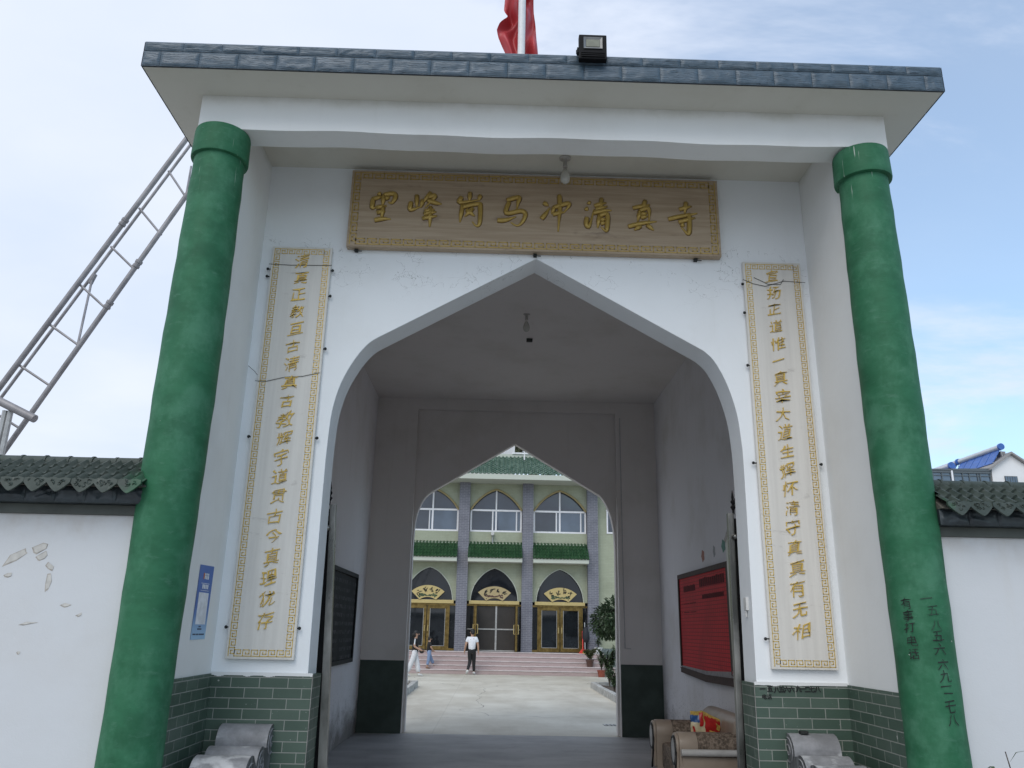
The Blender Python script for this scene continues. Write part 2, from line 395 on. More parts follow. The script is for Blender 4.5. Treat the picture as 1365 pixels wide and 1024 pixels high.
o = t.xyz()
row = t.math('FRACT', t.math('MULTIPLY', o[2], 8.7))
ink = t.math('MULTIPLY', t.math('MULTIPLY', t.rng(row, 0.18, 0.26), t.rng(row, 0.62, 0.72, 1.0, 0.0)), t.rng(t.noise(1.0, 4, 0.75, t.map((1, 26, 14))), 0.50, 0.56))
ink = t.math('MULTIPLY', ink, t.rng(t.noise(1.3, 2), 0.35, 0.5))
k = t.mix(t.rng(t.noise(2.2, 5), 0.35, 0.7), (0.011, 0.012, 0.013), (0.024, 0.025, 0.026))
t.col(t.mix(ink, k, (0.085, 0.085, 0.088))).pr(0.7, spec=0.12); M['chalked_slate'] = t.m
M['chalk'] = simple('chalk_marks', (0.07, 0.07, 0.072), 0.9, var=0.6, scale=60)
t = NT('red_notice_sheet')
o = t.xyz()
vv = t.comb(o[1], o[2])
c, f = t.brick(vv, 0.090, 0.048, 0.0045, (0.56, 0.022, 0.030), (0.60, 0.024, 0.032), (0.24, 0.012, 0.017), 0.0)
n = t.noise(1.6, 5)
c = t.mix(t.math('MULTIPLY', t.rng(n, 0.42, 0.7), 0.5), c, (0.33, 0.014, 0.020))
sc = t.noise(1.0, 4, 0.6, t.map((1, 3.5, 30), rot=(R(35), 0, 0)))
c = t.mix(t.math('MULTIPLY', t.rng(sc, 0.70, 0.73), 0.4), c, (0.42, 0.22, 0.22))
t.col(c).pr(0.6, spec=0.12); M['red_sheet'] = t.m
M['brown_frame'] = simple('brown_frame', (0.055, 0.030, 0.026), 0.6, spec=0.15)
M['grey_paper'] = simple('grey_backing', (0.28, 0.26, 0.26), 0.8)
M['red_ink'] = simple('dark_red_print', (0.10, 0.008, 0.012), 0.7, spec=0.1)
t = NT('sofa_leather')
n = t.noise(3, 5)
t.col(t.mix(t.rng(n, 0.3, 0.7), (0.27, 0.215, 0.165), (0.36, 0.295, 0.235))).pr(0.42, spec=0.5); t.bump(t.noise(130, 3), 0.1, 0.002); M['leather'] = t.m
t = NT('sofa_patterned_fabric')
v = t.n.new('ShaderNodeTexVoronoi'); v.inputs['Scale'].default_value = 24; t.l.new(t.map((1, 1.4, 1)), v.inputs['Vector'])
n = t.noise(26, 4, 0.6, dist=2.0)
k = t.mix(t.rng(v.outputs['Distance'], 0.25, 0.6), (0.125, 0.095, 0.070), (0.27, 0.21, 0.16))
k = t.mix(t.rng(n, 0.42, 0.6, 0, 0.75), k, (0.085, 0.065, 0.05))
t.col(k).pr(0.7, spec=0.3); t.bump(n, 0.3, 0.006); M['fabric'] = t.m
M['disc'] = simple('pale_disc_inlay', (0.42, 0.42, 0.41), 0.45, var=0.2)
M['white_tube'] = simple('white_enamel', (0.50, 0.49, 0.47), 0.4, var=0.1)
M['black_trim'] = simple('black_rubber', (0.012, 0.012, 0.012), 0.5)
def flat(n, c, rough=0.5, metal=0.0, var=0.15, scale=20): M[n] = simple(n, c, rough, metal, var, scale)
flat('snack_red', (0.50, 0.020, 0.018), 0.28); flat('snack_yellow', (0.62, 0.42, 0.10), 0.28, var=0.35, scale=18)
flat('snack_blue', (0.03, 0.10, 0.28), 0.3); flat('snack_cream', (0.62, 0.52, 0.32), 0.3)
flat('flag_red', (0.40, 0.034, 0.040), 0.8, scale=3); M['flag_red'].node_tree.nodes['Principled BSDF'].inputs['Roughness'].default_value = 0.5
flat('pole_white', (0.70, 0.70, 0.70), 0.35, var=0.06); M['lamp_black'] = simple('lamp_black', (0.006, 0.006, 0.007), 0.6, spec=0.15)
flat('lamp_lens', (0.17, 0.175, 0.13), 0.3); flat('lamp_reflector', (0.20, 0.20, 0.195), 0.4, 0.3)
flat('bulb_glass', (0.48, 0.47, 0.42), 0.25, var=0.08); flat('bulb_base', (0.40, 0.38, 0.35), 0.5)
flat('mast_steel', (0.27, 0.26, 0.265), 0.5, 0.3, var=0.25, scale=5)
flat('solar_blue', (0.045, 0.13, 0.42), 0.35, var=0.2, scale=4); flat('solar_tank', (0.60, 0.61, 0.62), 0.35, 0.3)
flat('house_roof', (0.30, 0.29, 0.28), 0.8); flat('house_frame', (0.10, 0.12, 0.13), 0.5)
flat('skin', (0.42, 0.25, 0.17), 0.55, var=0.08); flat('hair', (0.010, 0.009, 0.009), 0.45, var=0.3)
flat('shirt_white', (0.72, 0.73, 0.76), 0.8, var=0.06); flat('cloth_black', (0.012, 0.012, 0.013), 0.8)
flat('cloth_white', (0.64, 0.64, 0.65), 0.8, var=0.08); flat('denim', (0.19, 0.26, 0.40), 0.85, scale=10)
flat('shoe_white', (0.62, 0.62, 0.60), 0.5); flat('sandal', (0.20, 0.11, 0.06), 0.6); flat('bag_black', (0.02, 0.016, 0.015), 0.5)
flat('terracotta', (0.26, 0.065, 0.038), 0.7); flat('pot_white', (0.62, 0.63, 0.63), 0.4); flat('pot_brown', (0.085, 0.040, 0.028), 0.45)
flat('soil', (0.085, 0.062, 0.045), 0.95, var=0.4); flat('broom_red', (0.62, 0.045, 0.030), 0.45); flat('broom_yellow', (0.70, 0.50, 0.05), 0.45)
flat('umbrella_cloth', (0.014, 0.016, 0.022), 0.7); flat('bark', (0.085, 0.065, 0.05), 0.9, var=0.4)
flat('poster_white', (0.72, 0.74, 0.78), 0.5); flat('poster_orange', (0.55, 0.16, 0.06), 0.5); flat('poster_ink', (0.05, 0.07, 0.12), 0.6)
flat('paper_red', (0.42, 0.20, 0.15), 0.8); flat('paper_green', (0.16, 0.32, 0.26), 0.8); flat('paper_grey', (0.40, 0.40, 0.41), 0.8)
flat('kerb_white', (0.40, 0.395, 0.37), 0.85, var=0.3, scale=7); flat('mesh_screen', (0.030, 0.026, 0.023), 0.6, scale=4)
flat('aluminium', (0.42, 0.42, 0.41), 0.4, 0.4); flat('cctv_white', (0.62, 0.62, 0.60), 0.4); flat('booth_white', (0.66, 0.66, 0.66), 0.5, var=0.05)
flat('grate_dark', (0.02, 0.02, 0.02), 0.7); flat('scrap', (0.54, 0.52, 0.48), 0.8, var=0.12); flat('glue', (0.42, 0.385, 0.34), 0.9, var=0.3); flat('wire', (0.03, 0.028, 0.026), 0.6)
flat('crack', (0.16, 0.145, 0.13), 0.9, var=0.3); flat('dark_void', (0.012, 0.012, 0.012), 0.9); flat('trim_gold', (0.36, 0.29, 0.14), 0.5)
t = NT('poster_blue_print')
z = t.xyz()[2]
t.col(t.mix(t.rng(z, -0.26, -0.02), (0.32, 0.52, 0.72), (0.050, 0.135, 0.42))).pr(0.45); M['poster_blue'] = t.m
def leafmat(name, a, b):
    t = NT(name); oi = t.n.new('ShaderNodeNewGeometry')
    n = t.noise(1.7, 4, 0.6)
    k = t.mix(oi.outputs['Random Per Island'], a, b)
    k = t.mix(t.math('MULTIPLY', t.rng(n, 0.4, 0.7), 0.5), k, tuple(x * 0.55 for x in a))
    t.col(k).pr(0.5, spec=0.4); M[name] = t.m
leafmat('leaf_dark', (0.030, 0.058, 0.028), (0.065, 0.105, 0.048))
leafmat('leaf_mid', (0.036, 0.064, 0.028), (0.085, 0.122, 0.055))
leafmat('leaf_olive', (0.075, 0.095, 0.040), (0.16, 0.175, 0.085))

# ------------------------------------------------------------------ mesh helpers
class MB:
    def __init__(s): s.v, s.f, s.mi = [], [], []
    def add(s, vs, fs, mi=0):
        o = len(s.v); s.v += [tuple(p) for p in vs]; s.f += [tuple(i + o for i in f) for f in fs]; s.mi += [mi] * len(fs); return s
    def box(s, x0, x1, y0, y1, z0, z1, mi=0):
        return s.add([(x, y, z) for z in (z0, z1) for y in (y0, y1) for x in (x0, x1)],
                     [(0, 2, 3, 1), (4, 5, 7, 6), (0, 1, 5, 4), (2, 6, 7, 3), (0, 4, 6, 2), (1, 3, 7, 5)], mi)
    def prism(s, poly, axis, a, b, mi=0, mi_cap=None):
        """polygon in the plane normal to axis ('x': (y,z), 'y': (x,z), 'z': (x,y)) pushed from a to b"""
        n = len(poly)
        def p(q, t): return {'x': (t, q[0], q[1]), 'y': (q[0], t, q[1]), 'z': (q[0], q[1], t)}[axis]
        vs = [p(q, a) for q in poly] + [p(q, b) for q in poly]
        s.add(vs, [(i, (i + 1) % n, n + (i + 1) % n, n + i) for i in range(n)], mi)
        o = len(s.v) - 2 * n
        s.f += [tuple(o + i for i in reversed(range(n))), tuple(o + n + i for i in range(n))]
        s.mi += [mi if mi_cap is None else mi_cap] * 2
        return s
    def tube(s, pts, rad, seg=8, mi=0, flat=1.0, up=None):
        pts = [Vector(p) for p in pts]
        if not isinstance(rad, (list, tuple)): rad = [rad] * len(pts)
        rings = []
        for i, p in enumerate(pts):
            d = (pts[min(i + 1, len(pts) - 1)] - pts[max(i - 1, 0)])
            d = d.normalized() if d.length > 1e-9 else Vector((0, 0, 1))
            u = Vector(up) if up else (Vector((0, 0, 1)) if abs(d.z) < 0.9 else Vector((1, 0, 0)))
            a = d.cross(u); a = a.normalized() if a.length > 1e-6 else Vector((1, 0, 0)); b = a.cross(d).normalized()
            rings.append([p + (a * math.cos(2 * math.pi * k / seg) + b * math.sin(2 * math.pi * k / seg) * flat) * rad[i] for k in range(seg)])
        vs = [q for r in rings for q in r]
        fs = [(i * seg + k, i * seg + (k + 1) % seg, (i + 1) * seg + (k + 1) % seg, (i + 1) * seg + k) for i in range(len(pts) - 1) for k in range(seg)]
        fs += [tuple(reversed(range(seg))), tuple((len(pts) - 1) * seg + k for k in range(seg))]
        return s.add(vs, fs, mi)
    def lathe(s, prof, c=(0, 0, 0), seg=24, mi=0, lean=(0, 0)):
        vs = [(c[0] + lean[0] * z + r * math.cos(2 * math.pi * k / seg), c[1] + lean[1] * z + r * math.sin(2 * math.pi * k / seg), c[2] + z) for r, z in prof for k in range(seg)]
        n = len(prof)
        fs = [(i * seg + k, i * seg + (k + 1) % seg, (i + 1) * seg + (k + 1) % seg, (i + 1) * seg + k) for i in range(n - 1) for k in range(seg)]
        fs += [tuple(reversed(range(seg))), tuple((n - 1) * seg + k for k in range(seg))]
        return s.add(vs, fs, mi)
    def ball(s, c, r, mi=0, seg=12, rings=8):
        r = (r, r, r) if isinstance(r, (int, float)) else r
        vs, fs = [], []
        for i in range(1, rings):
            th = math.pi * i / rings
            vs += [(c[0] + r[0] * math.sin(th) * math.cos(2 * math.pi * k / seg), c[1] + r[1] * math.sin(th) * math.sin(2 * math.pi * k / seg), c[2] + r[2] * math.cos(th)) for k in range(seg)]
        t_, b_ = len(vs), len(vs) + 1
        vs += [(c[0], c[1], c[2] + r[2]), (c[0], c[1], c[2] - r[2])]
        for i in range(rings - 2):
            fs += [(i * seg + k, (i + 1) * seg + k, (i + 1) * seg + (k + 1) % seg, i * seg + (k + 1) % seg) for k in range(seg)]
        fs += [(t_, k, (k + 1) % seg) for k in range(seg)] + [(b_, (rings - 2) * seg + (k + 1) % seg, (rings - 2) * seg + k) for k in range(seg)]
        return s.add(vs, fs, mi)
    def grid(s, fn, nu, nv, mi=0):
        vs = [fn(i / nu, j / nv) for j in range(nv + 1) for i in range(nu + 1)]
        w = nu + 1
        return s.add(vs, [(j * w + i, j * w + i + 1, (j + 1) * w + i + 1, (j + 1) * w + i) for j in range(nv) for i in range(nu)], mi)
    def leaf(s, p, d, w, l, mi=0, droop=0.25):
        d = d.normalized(); a = d.cross(Vector((0, 0, 1)))
        a = a.normalized() if a.length > 1e-4 else Vector((1, 0, 0)); u = a.cross(d)
        p = Vector(p)
        q = [p, p + d * l * .45 + a * w * .5 + u * l * .06, p + d * l - u * l * droop, p + d * l * .45 - a * w * .5 + u * l * .06]
        return s.add(q, [(0, 1, 2, 3)], mi)
    def build(s, name, mats, parent=None, loc=(0, 0, 0), smooth=False, bevel=0.0):
        me = bpy.data.meshes.new(name)
        lx = Vector(loc)
        me.from_pydata([tuple(Vector(p) - lx) for p in s.v], [], s.f)
        if not isinstance(mats, (list, tuple)): mats = [mats]
        for m in mats: me.materials.append(m)
        if len(mats) > 1: me.polygons.foreach_set('material_index', s.mi)
        bm = bmesh.new(); bm.from_mesh(me)
        if bevel:
            bmesh.ops.remove_doubles(bm, verts=bm.verts, dist=1e-5)
            es = [e for e in bm.edges if len(e.link_faces) == 2 and e.calc_face_angle(0) > 0.6]
            bmesh.ops.bevel(bm, geom=es, offset=bevel, segments=2, affect='EDGES', profile=0.6, clamp_overlap=True)
        if not getattr(s, 'noflip', False): bmesh.ops.recalc_face_normals(bm, faces=bm.faces)
        bm.to_mesh(me); bm.free()
        if smooth:
            me.polygons.foreach_set('use_smooth', [True] * len(me.polygons))
            if smooth != 'all':
                try: me.set_sharp_from_angle(angle=R(40))
                except Exception: pass
        ob = bpy.data.objects.new(name, me); COL.objects.link(ob)
        ob.location = lx
        if parent: ob.parent = parent; ob.matrix_parent_inverse = Matrix.Translation(-parent_world(parent))
        return ob

def parent_world(p):
    v = Vector((0, 0, 0))
    while p is not None:
        v += p.location + (p.matrix_parent_inverse.translation if p.parent else Vector((0, 0, 0))); p = p.parent
    return v
def tag(o, label, cat, group=None, kind=None):
    if label: o['label'] = label
    if cat: o['category'] = cat
    if group: o['group'] = group
    if kind: o['kind'] = kind
    return o
def thing(name, label, cat, loc=(0, 0, 0), group=None):
    o = bpy.data.objects.new(name, None); COL.objects.link(o); o.location = loc; o.empty_display_size = 0.2
    return tag(o, label, cat, group)
def struct(name, mb, mat):
    return tag(mb.build(name, mat), None, None, kind='structure')
def empty_part(name, parent, loc):
    o = bpy.data.objects.new(name, None); COL.objects.link(o); o.location = loc; o.parent = parent
    o.matrix_parent_inverse = Matrix.Translation(-parent_world(parent)); return o

_glyphs = {}
def glyph(ch, warp=0.0):
    """flat outline of one written character, about 1 unit high, centred"""
    if ch not in _glyphs:
        cu = bpy.data.curves.new('g', 'FONT'); cu.body = ch; cu.size = 1.0; cu.resolution_u = 3
        ob = bpy.data.objects.new('g', cu); COL.objects.link(ob)
        dg = bpy.context.evaluated_depsgraph_get(); dg.update()
        me = bpy.data.meshes.new_from_object(ob.evaluated_get(dg))
        vs = [(v.co.x - 0.5, v.co.y - 0.38) for v in me.vertices]; fs = [tuple(p.vertices) for p in me.polygons]
        bpy.data.objects.remove(ob); bpy.data.curves.remove(cu); bpy.data.meshes.remove(me)
        _glyphs[ch] = (vs, fs)
    return _glyphs[ch]
def thin(ch, d):
    vs, fs = glyph(ch); ed = {}
    for f in fs:
        for a, b_ in zip(f, f[1:] + f[:1]): ed[(a, b_)] = 1
    nv = {}
    for (a, b_) in ed:
        if (b_, a) in ed: continue
        ex, ey = vs[b_][0] - vs[a][0], vs[b_][1] - vs[a][1]; L = math.hypot(ex, ey) or 1
        for q in (a, b_): n_ = nv.setdefault(q, [0, 0]); n_[0] += -ey / L; n_[1] += ex / L
    out = list(vs)
    for q, (nx, ny) in nv.items():
        L = math.hypot(nx, ny)
        if L > .2: out[q] = (vs[q][0] + nx / L * d * SGN, vs[q][1] + ny / L * d * SGN)
    return out, fs
SGN = 1.0
def brushy(x, y, k, slant=0.12, amp=0.05):
    nx = noise.noise(Vector((x * 2.6, y * 2.6, k * 7.3))); ny = noise.noise(Vector((x * 2.6 + 9, y * 2.6, k * 7.3)))
    return x + amp * nx + slant * y * 0.4, y + slant * x + amp * ny

def arch_curve(pts, n=5):
    """smooth a polyline (Catmull-Rom)"""
    out = []
    for i in range(len(pts) - 1):
        p0 = pts[max(i - 1, 0)]; p1 = pts[i]; p2 = pts[i + 1]; p3 = pts[min(i + 2, len(pts) - 1)]
        for k in range(n):
            t_ = k / n
            out.append(tuple(0.5 * (2 * p1[c] + (p2[c] - p0[c]) * t_ + (2 * p0[c] - 5 * p1[c] + 4 * p2[c] - p3[c]) * t_ ** 2 + (3 * p1[c] - p0[c] - 3 * p2[c] + p3[c]) * t_ ** 3) for c in range(2)))
    out.append(pts[-1]); return out
SIGN_STROKES = {
    '望': '-1.384,5.315 -1.363,5.290|-1.437,5.253 -1.343,5.281|-1.428,5.257 -1.431,5.171 -1.397,5.172|-1.336,5.300 -1.341,5.188|-1.336,5.300 -1.248,5.314 -1.234,5.270 -1.263,5.219 -1.293,5.230|-1.321,5.263 -1.280,5.276|-1.397,5.169 -1.303,5.189|-1.336,5.181 -1.341,5.061|-1.389,5.120 -1.312,5.135|-1.403,5.045 -1.333,5.061 -1.260,5.061',
    '峰': '-1.044,5.305 -1.037,5.181|-1.091,5.236 -1.092,5.159 -1.006,5.192|-0.987,5.260 -1.002,5.182|-0.921,5.337 -0.985,5.228|-0.937,5.290 -0.878,5.303 -0.964,5.186|-0.945,5.258 -0.865,5.232 -0.818,5.225|-0.968,5.148 -0.878,5.168|-0.973,5.119 -0.861,5.147|-0.984,5.076 -0.853,5.105|-0.918,5.195 -0.914,4.994',
    '岗': '-0.570,5.348 -0.574,5.259|-0.643,5.301 -0.656,5.245 -0.485,5.279|-0.478,5.324 -0.489,5.270|-0.633,5.223 -0.651,5.048|-0.629,5.201 -0.494,5.237 -0.475,5.202 -0.476,5.053 -0.502,5.017 -0.542,5.058|-0.540,5.193 -0.609,5.106|-0.596,5.174 -0.522,5.113',
    '马': '-0.243,5.279 -0.135,5.314 -0.141,5.256 -0.152,5.184|-0.221,5.265 -0.243,5.153 -0.116,5.178 -0.073,5.148 -0.097,5.073 -0.143,5.032 -0.201,5.062|-0.321,5.079 -0.252,5.082 -0.155,5.120',
    '冲': '0.086,5.267 0.133,5.237|0.068,5.105 0.099,5.146 0.144,5.219|0.184,5.232 0.163,5.155|0.182,5.224 0.301,5.267 0.312,5.239 0.265,5.170|0.169,5.153 0.274,5.180|0.229,5.348 0.233,5.222 0.218,4.985',
    '清': '0.489,5.287 0.504,5.264|0.463,5.226 0.484,5.201|0.475,5.133 0.468,5.070 0.493,5.046 0.539,5.215|0.540,5.250 0.651,5.286|0.552,5.215 0.661,5.250|0.532,5.179 0.616,5.203 0.695,5.211|0.607,5.327 0.596,5.188|0.586,5.162 0.569,5.031|0.589,5.152 0.653,5.171 0.652,5.037 0.638,5.005 0.601,5.042|0.595,5.110 0.642,5.124|0.595,5.074 0.642,5.090',
    '真': '0.999,5.319 0.974,5.232|0.885,5.240 1.042,5.277|0.951,5.217 0.926,5.106|0.948,5.214 1.026,5.240 1.028,5.119|0.960,5.178 1.014,5.193|0.955,5.145 1.017,5.162|0.839,5.054 0.957,5.089 1.095,5.112|0.953,5.063 0.892,5.020|1.008,5.076 1.067,5.024',
    '寺': '1.365,5.312 1.351,5.201|1.302,5.239 1.415,5.275|1.199,5.139 1.331,5.175 1.463,5.205|1.290,5.111 1.442,5.161|1.390,5.199 1.384,5.046 1.368,5.000 1.313,5.065|1.312,5.093 1.342,5.070',
}
# ------------------------------------------------------------------ the setting
g = MB()
g.grid(lambda u, v: (-400 + 800 * u, -300 + 900 * v, -0.012), 8, 8)
struct('ground', g, M['ground'])
struct('courtyard_paving', MB().box(-14, 14, 7.52, 27.4, -0.2, -0.004), M['concrete'])
struct('passage_floor', MB().box(-2.6, 2.7, -0.6, 7.515, -0.2, 0.0), M['cement'])

# ------------------------------------------------------------------ gatehouse
SL = 5.60                                   # underside of the roof slab
gate = thing('gatehouse', 'white gatehouse with pointed archway, green round columns and flat blue-tiled roof edge', 'gatehouse', (0, 0, 0))
ARCH = [(-1.62, 0.0), (-1.65, 1.24), (-1.66, 2.62), (-1.655, 3.115), (-1.635, 3.37), (-1.582, 3.58), (-1.490, 3.775), (-1.393, 3.91), (-1.31, 3.975)]
ARCHR = [(1.43, 3.955), (1.49, 3.915), (1.565, 3.83), (1.65, 3.652), (1.715, 3.424), (1.742, 3.20), (1.752, 2.82), (1.737, 1.28), (1.725, 0.0)]
arch_l = arch_curve(ARCH); arch_r = arch_curve(ARCHR)
arch = arch_l + [(0.03, 4.753)] + arch_r
def arch_wall(outline, x0, x1, zt, y0, y1):
    poly = [(x0, 0.0)] + outline + [(x1, 0.0), (x1, zt), (x0, zt)]
    m = MB(); m.prism(poly, 'y', y0, y1); return m
arch_wall(arch, -2.66, 2.75, SL + 0.1, 0.0, 0.30).build('front_wall', M['wall'], gate, bevel=0.006)
# porch wings
for x0, x1 in ((-2.66, -2.375), (2.437, 2.75)):
    w = MB(); w.box(x0, x1, -0.768, -0.001, 0, SL + 0.1); w.box(x0, x1, -0.95, -0.768, 0, 5.30)
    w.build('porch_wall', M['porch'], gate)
# front beam, with the slightly wavy lower edge of hand-laid render
b = MB()
def wav(x): return 5.302 + 0.006 * math.sin(x * 3.1) + 0.004 * math.sin(x * 7.7 + 1)
nb = 40
xs = [-2.66 + 5.41 * i / nb for i in range(nb + 1)]
vs = []
for x in xs: vs += [(x, -1.0, wav(x)), (x, -1.0, SL + .05), (x, -0.77, SL + .05), (x, -0.77, wav(x) + .004)]
fs = [(i * 4 + a, i * 4 + (a + 1) % 4, i * 4 + 4 + (a + 1) % 4, i * 4 + 4 + a) for i in range(nb) for a in range(4)]
fs += [(0, 1, 2, 3), (nb * 4 + 3, nb * 4 + 2, nb * 4 + 1, nb * 4)]
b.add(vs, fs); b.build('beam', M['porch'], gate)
# roof slab and its tiled edge
slab = MB(); slab.box(-3.0, 3.06, -1.322, 8.0, SL, SL + 0.205)
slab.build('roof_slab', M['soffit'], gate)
edge = MB()
def rough_tile(m, x0, x1, z0, z1, yf, seed, mi=0):
    nx, nz = 22, 9
    r2 = random.Random(seed); off = Vector((r2.random() * 50, r2.random() * 50, 0))
    def fn(u, v):
        x = x0 + (x1 - x0) * u; z = z0 + (z1 - z0) * v
        e = min(u * (x1 - x0), (1 - u) * (x1 - x0), v * (z1 - z0), (1 - v) * (z1 - z0)) / 0.018
        h = min(1, e) * 0.011
        p = Vector((x * 6, z * 17, 0)) + off
        q = 1 - abs(noise.noise(p * 0.8 + Vector((noise.noise(p * .5) * 2.4, 0, 0)))) * 2.2
        h += min(1, e) * (0.007 * max(0, q) ** 2 - 0.003 + 0.004 * noise.noise(p * 2.2))
        return (x, yf - h, z)
    m.grid(fn, nx, nz, mi)
zrow = [(SL - 0.004, SL + 0.128), (SL + 0.132, SL + 0.212)]
for row, (z0, z1) in enumerate(zrow):
    x = -3.0 - (0.16 if row == 0 else 0.0); k = 0
    while x < 3.06:
        a, c = max(x, -3.0), min(x + 0.288, 3.06)
        if c - a > 0.02: rough_tile(edge, a, c, z0, z1, -1.335, k * 7 + row * 991 + 3)
        x += 0.2895; k += 1
    for side, xf in ((-1, -3.0), (1, 3.06)):                        # the return along the slab's flank
        y = -1.335; k = 0
        while y < 7.9:
            m2 = MB(); rough_tile(m2, y, y + 0.288, z0, z1, 0.0, k * 5 + row * 77 + side)
            edge.add([(xf + side * (0.006 - v[1] * 0.5), v[0], v[2]) for v in m2.v], m2.f)
            y += 0.2895; k += 1
et = edge.build('edge_tiles', M['relief'], gate, smooth='all')
gr = MB(); gr.box(-3.004, 3.064, -1.333, -1.3225, SL - 0.006, SL + 0.208); gr.build('tile_grout', M['dark_grout'], gate)
# columns with a collar at the top
def column(cx, lean, zc, k_):
    c = MB(); cy = -0.9
    prof = [(0.196 * k_, 0.0), (0.191 * k_, 1.3), (0.199 * k_, 2.3), (0.206 * k_, 3.3), (0.199 * k_, 4.2), (0.188 * k_, zc - 0.235)]
    fine = [(p[0] + 0.0025 * math.sin(i * 2.3), p[1]) for i, p in enumerate(
        [(prof[j][0] + (prof[j + 1][0] - prof[j][0]) * q / 6, prof[j][1] + (prof[j + 1][1] - prof[j][1]) * q / 6) for j in range(len(prof) - 1) for q in range(6)] + [prof[-1]])]
    c.lathe(fine, (cx, cy, 0), 40, lean=(lean, 0))
    col = c.build('column', M['column'], gate, smooth=True)
    k = MB(); k.lathe([(0.188, zc - 0.245), (0.211, zc - 0.238), (0.214, zc - 0.225), (0.209, zc - 0.02), (0.205, zc), (0.15, zc + 0.012)], (cx, cy, 0), 40, lean=(lean, 0))
    k.build('column_collar', M['column'], col, smooth=True)
    return col
col_l = column(-2.521, 0.0055, 5.295, 1.0)
col_r = column(2.596, -0.005, 5.285, 0.965)
# green tile dado on piers, jambs and porch wings
DT = 1.267
for (x0, x1, jamb) in ((-2.374, -1.648, -1), (1.735, 2.436, 1)):
    d = MB(); d.box(x0, x1, -0.013, -0.0005, 0.0, DT)
    if jamb < 0: d.box(-1.648, -1.612, -0.013, 0.31, 0.0, DT)
    else: d.box(1.716, 1.735, -0.013, 0.31, 0.0, DT)
    dd = d.build('tile_dado', M['dado_tile'], gate)
    e = MB(); e.box(*((-1.6125, -1.6085) if jamb < 0 else (1.7125, 1.7165)), -0.0165, -0.0095, 0, DT); e.build('corner_joint', M['grout'], dd)
    # ragged white render lip above the tiles
    lip = MB()
    n = 46
    xa, xb = (x0, -1.612) if jamb < 0 else (1.716, x1)
    for i in range(n):
        u0 = xa + (xb - xa) * i / n; u1 = xa + (xb - xa) * (i + 1) / n
        h = 0.010 + 0.016 * max(0, noise.noise(Vector((u0 * 14, 3.3, 0))))
        lip.box(u0, u1 + 0.001, -0.0165, -0.001, DT - h, DT + 0.012)
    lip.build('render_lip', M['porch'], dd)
for x0, x1 in ((-2.3745, -2.362), (2.424, 2.4365)):
    MB().box(x0, x1, -0.95, -0.014, 0, DT).build('tile_dado', M['dado_tile'], gate)
# inside of the passage
MB().box(-2.66, -2.42, 0.30, 7.80, 0, SL + .1).build('passage_wall', M['inside'], gate)
MB().box(2.56, 2.80, 0.30, 7.80, 0, SL + .1).build('passage_wall', M['inside'], gate)
for x0, x1 in ((-2.43, -1.69), (1.856, 2.57)):
    MB().box(x0, x1, 7.5, 7.8, 0, 5.385).build('rear_pier', M['inside2'], gate)
    MB().box(x0 + .012, x1 - .012, 7.493, 7.4995, 0, 1.105).build('dado_paint', M['dado_paint'], gate)
MB().box(-2.43, 2.57, 7.5, 7.8, 5.386, SL + .05).build('rear_beam', M['inside2'], gate)
arch_b = [(x + 0.0 if x < 0 else x + 0.075, z * 1.0) for x, z in arch_curve([(-1.645, 0.0), (-1.655, 1.24), (-1.667, 2.62), (-1.662, 3.2), (-1.63, 3.50), (-1.55, 3.73), (-1.47, 3.845), (-1.38, 3.92)])]
arch_b += [(0.062, 4.81)] + arch_curve([(1.50, 3.955), (1.585, 3.90), (1.67, 3.78), (1.745, 3.60), (1.80, 3.36), (1.822, 3.1), (1.826, 2.6), (1.822, 1.24), (1.812, 0.0)])
poly = [(-1.70, 0.0)] + arch_b + [(1.87, 0.0), (1.87, 5.40), (-1.70, 5.40)]
MB().prism(poly, 'y', 7.61, 7.76).build('rear_arch_wall', M['inside2'], gate)
# thin surface pipe beside the rear arch with its switch drop
p = MB(); p.tube([(1.93, 7.485, 5.3), (1.935, 7.485, 2.45), (1.94, 7.485, 1.85), (1.94, 7.485, 1.36), (2.04, 7.487, 1.355)], 0.0065, 6)
p.build('wall_cable', M['paper_grey'], gate)
MB().box(-2.425, 2.565, 0.295, 7.52, SL - 0.012, SL - 0.001).build('passage_ceiling', M['inside2'], gate)
p = MB(); p.box(0.115, 0.20, 4.26, 4.32, SL - 0.05, SL - 0.01); p.build('ceiling_socket', M['ink'], gate)
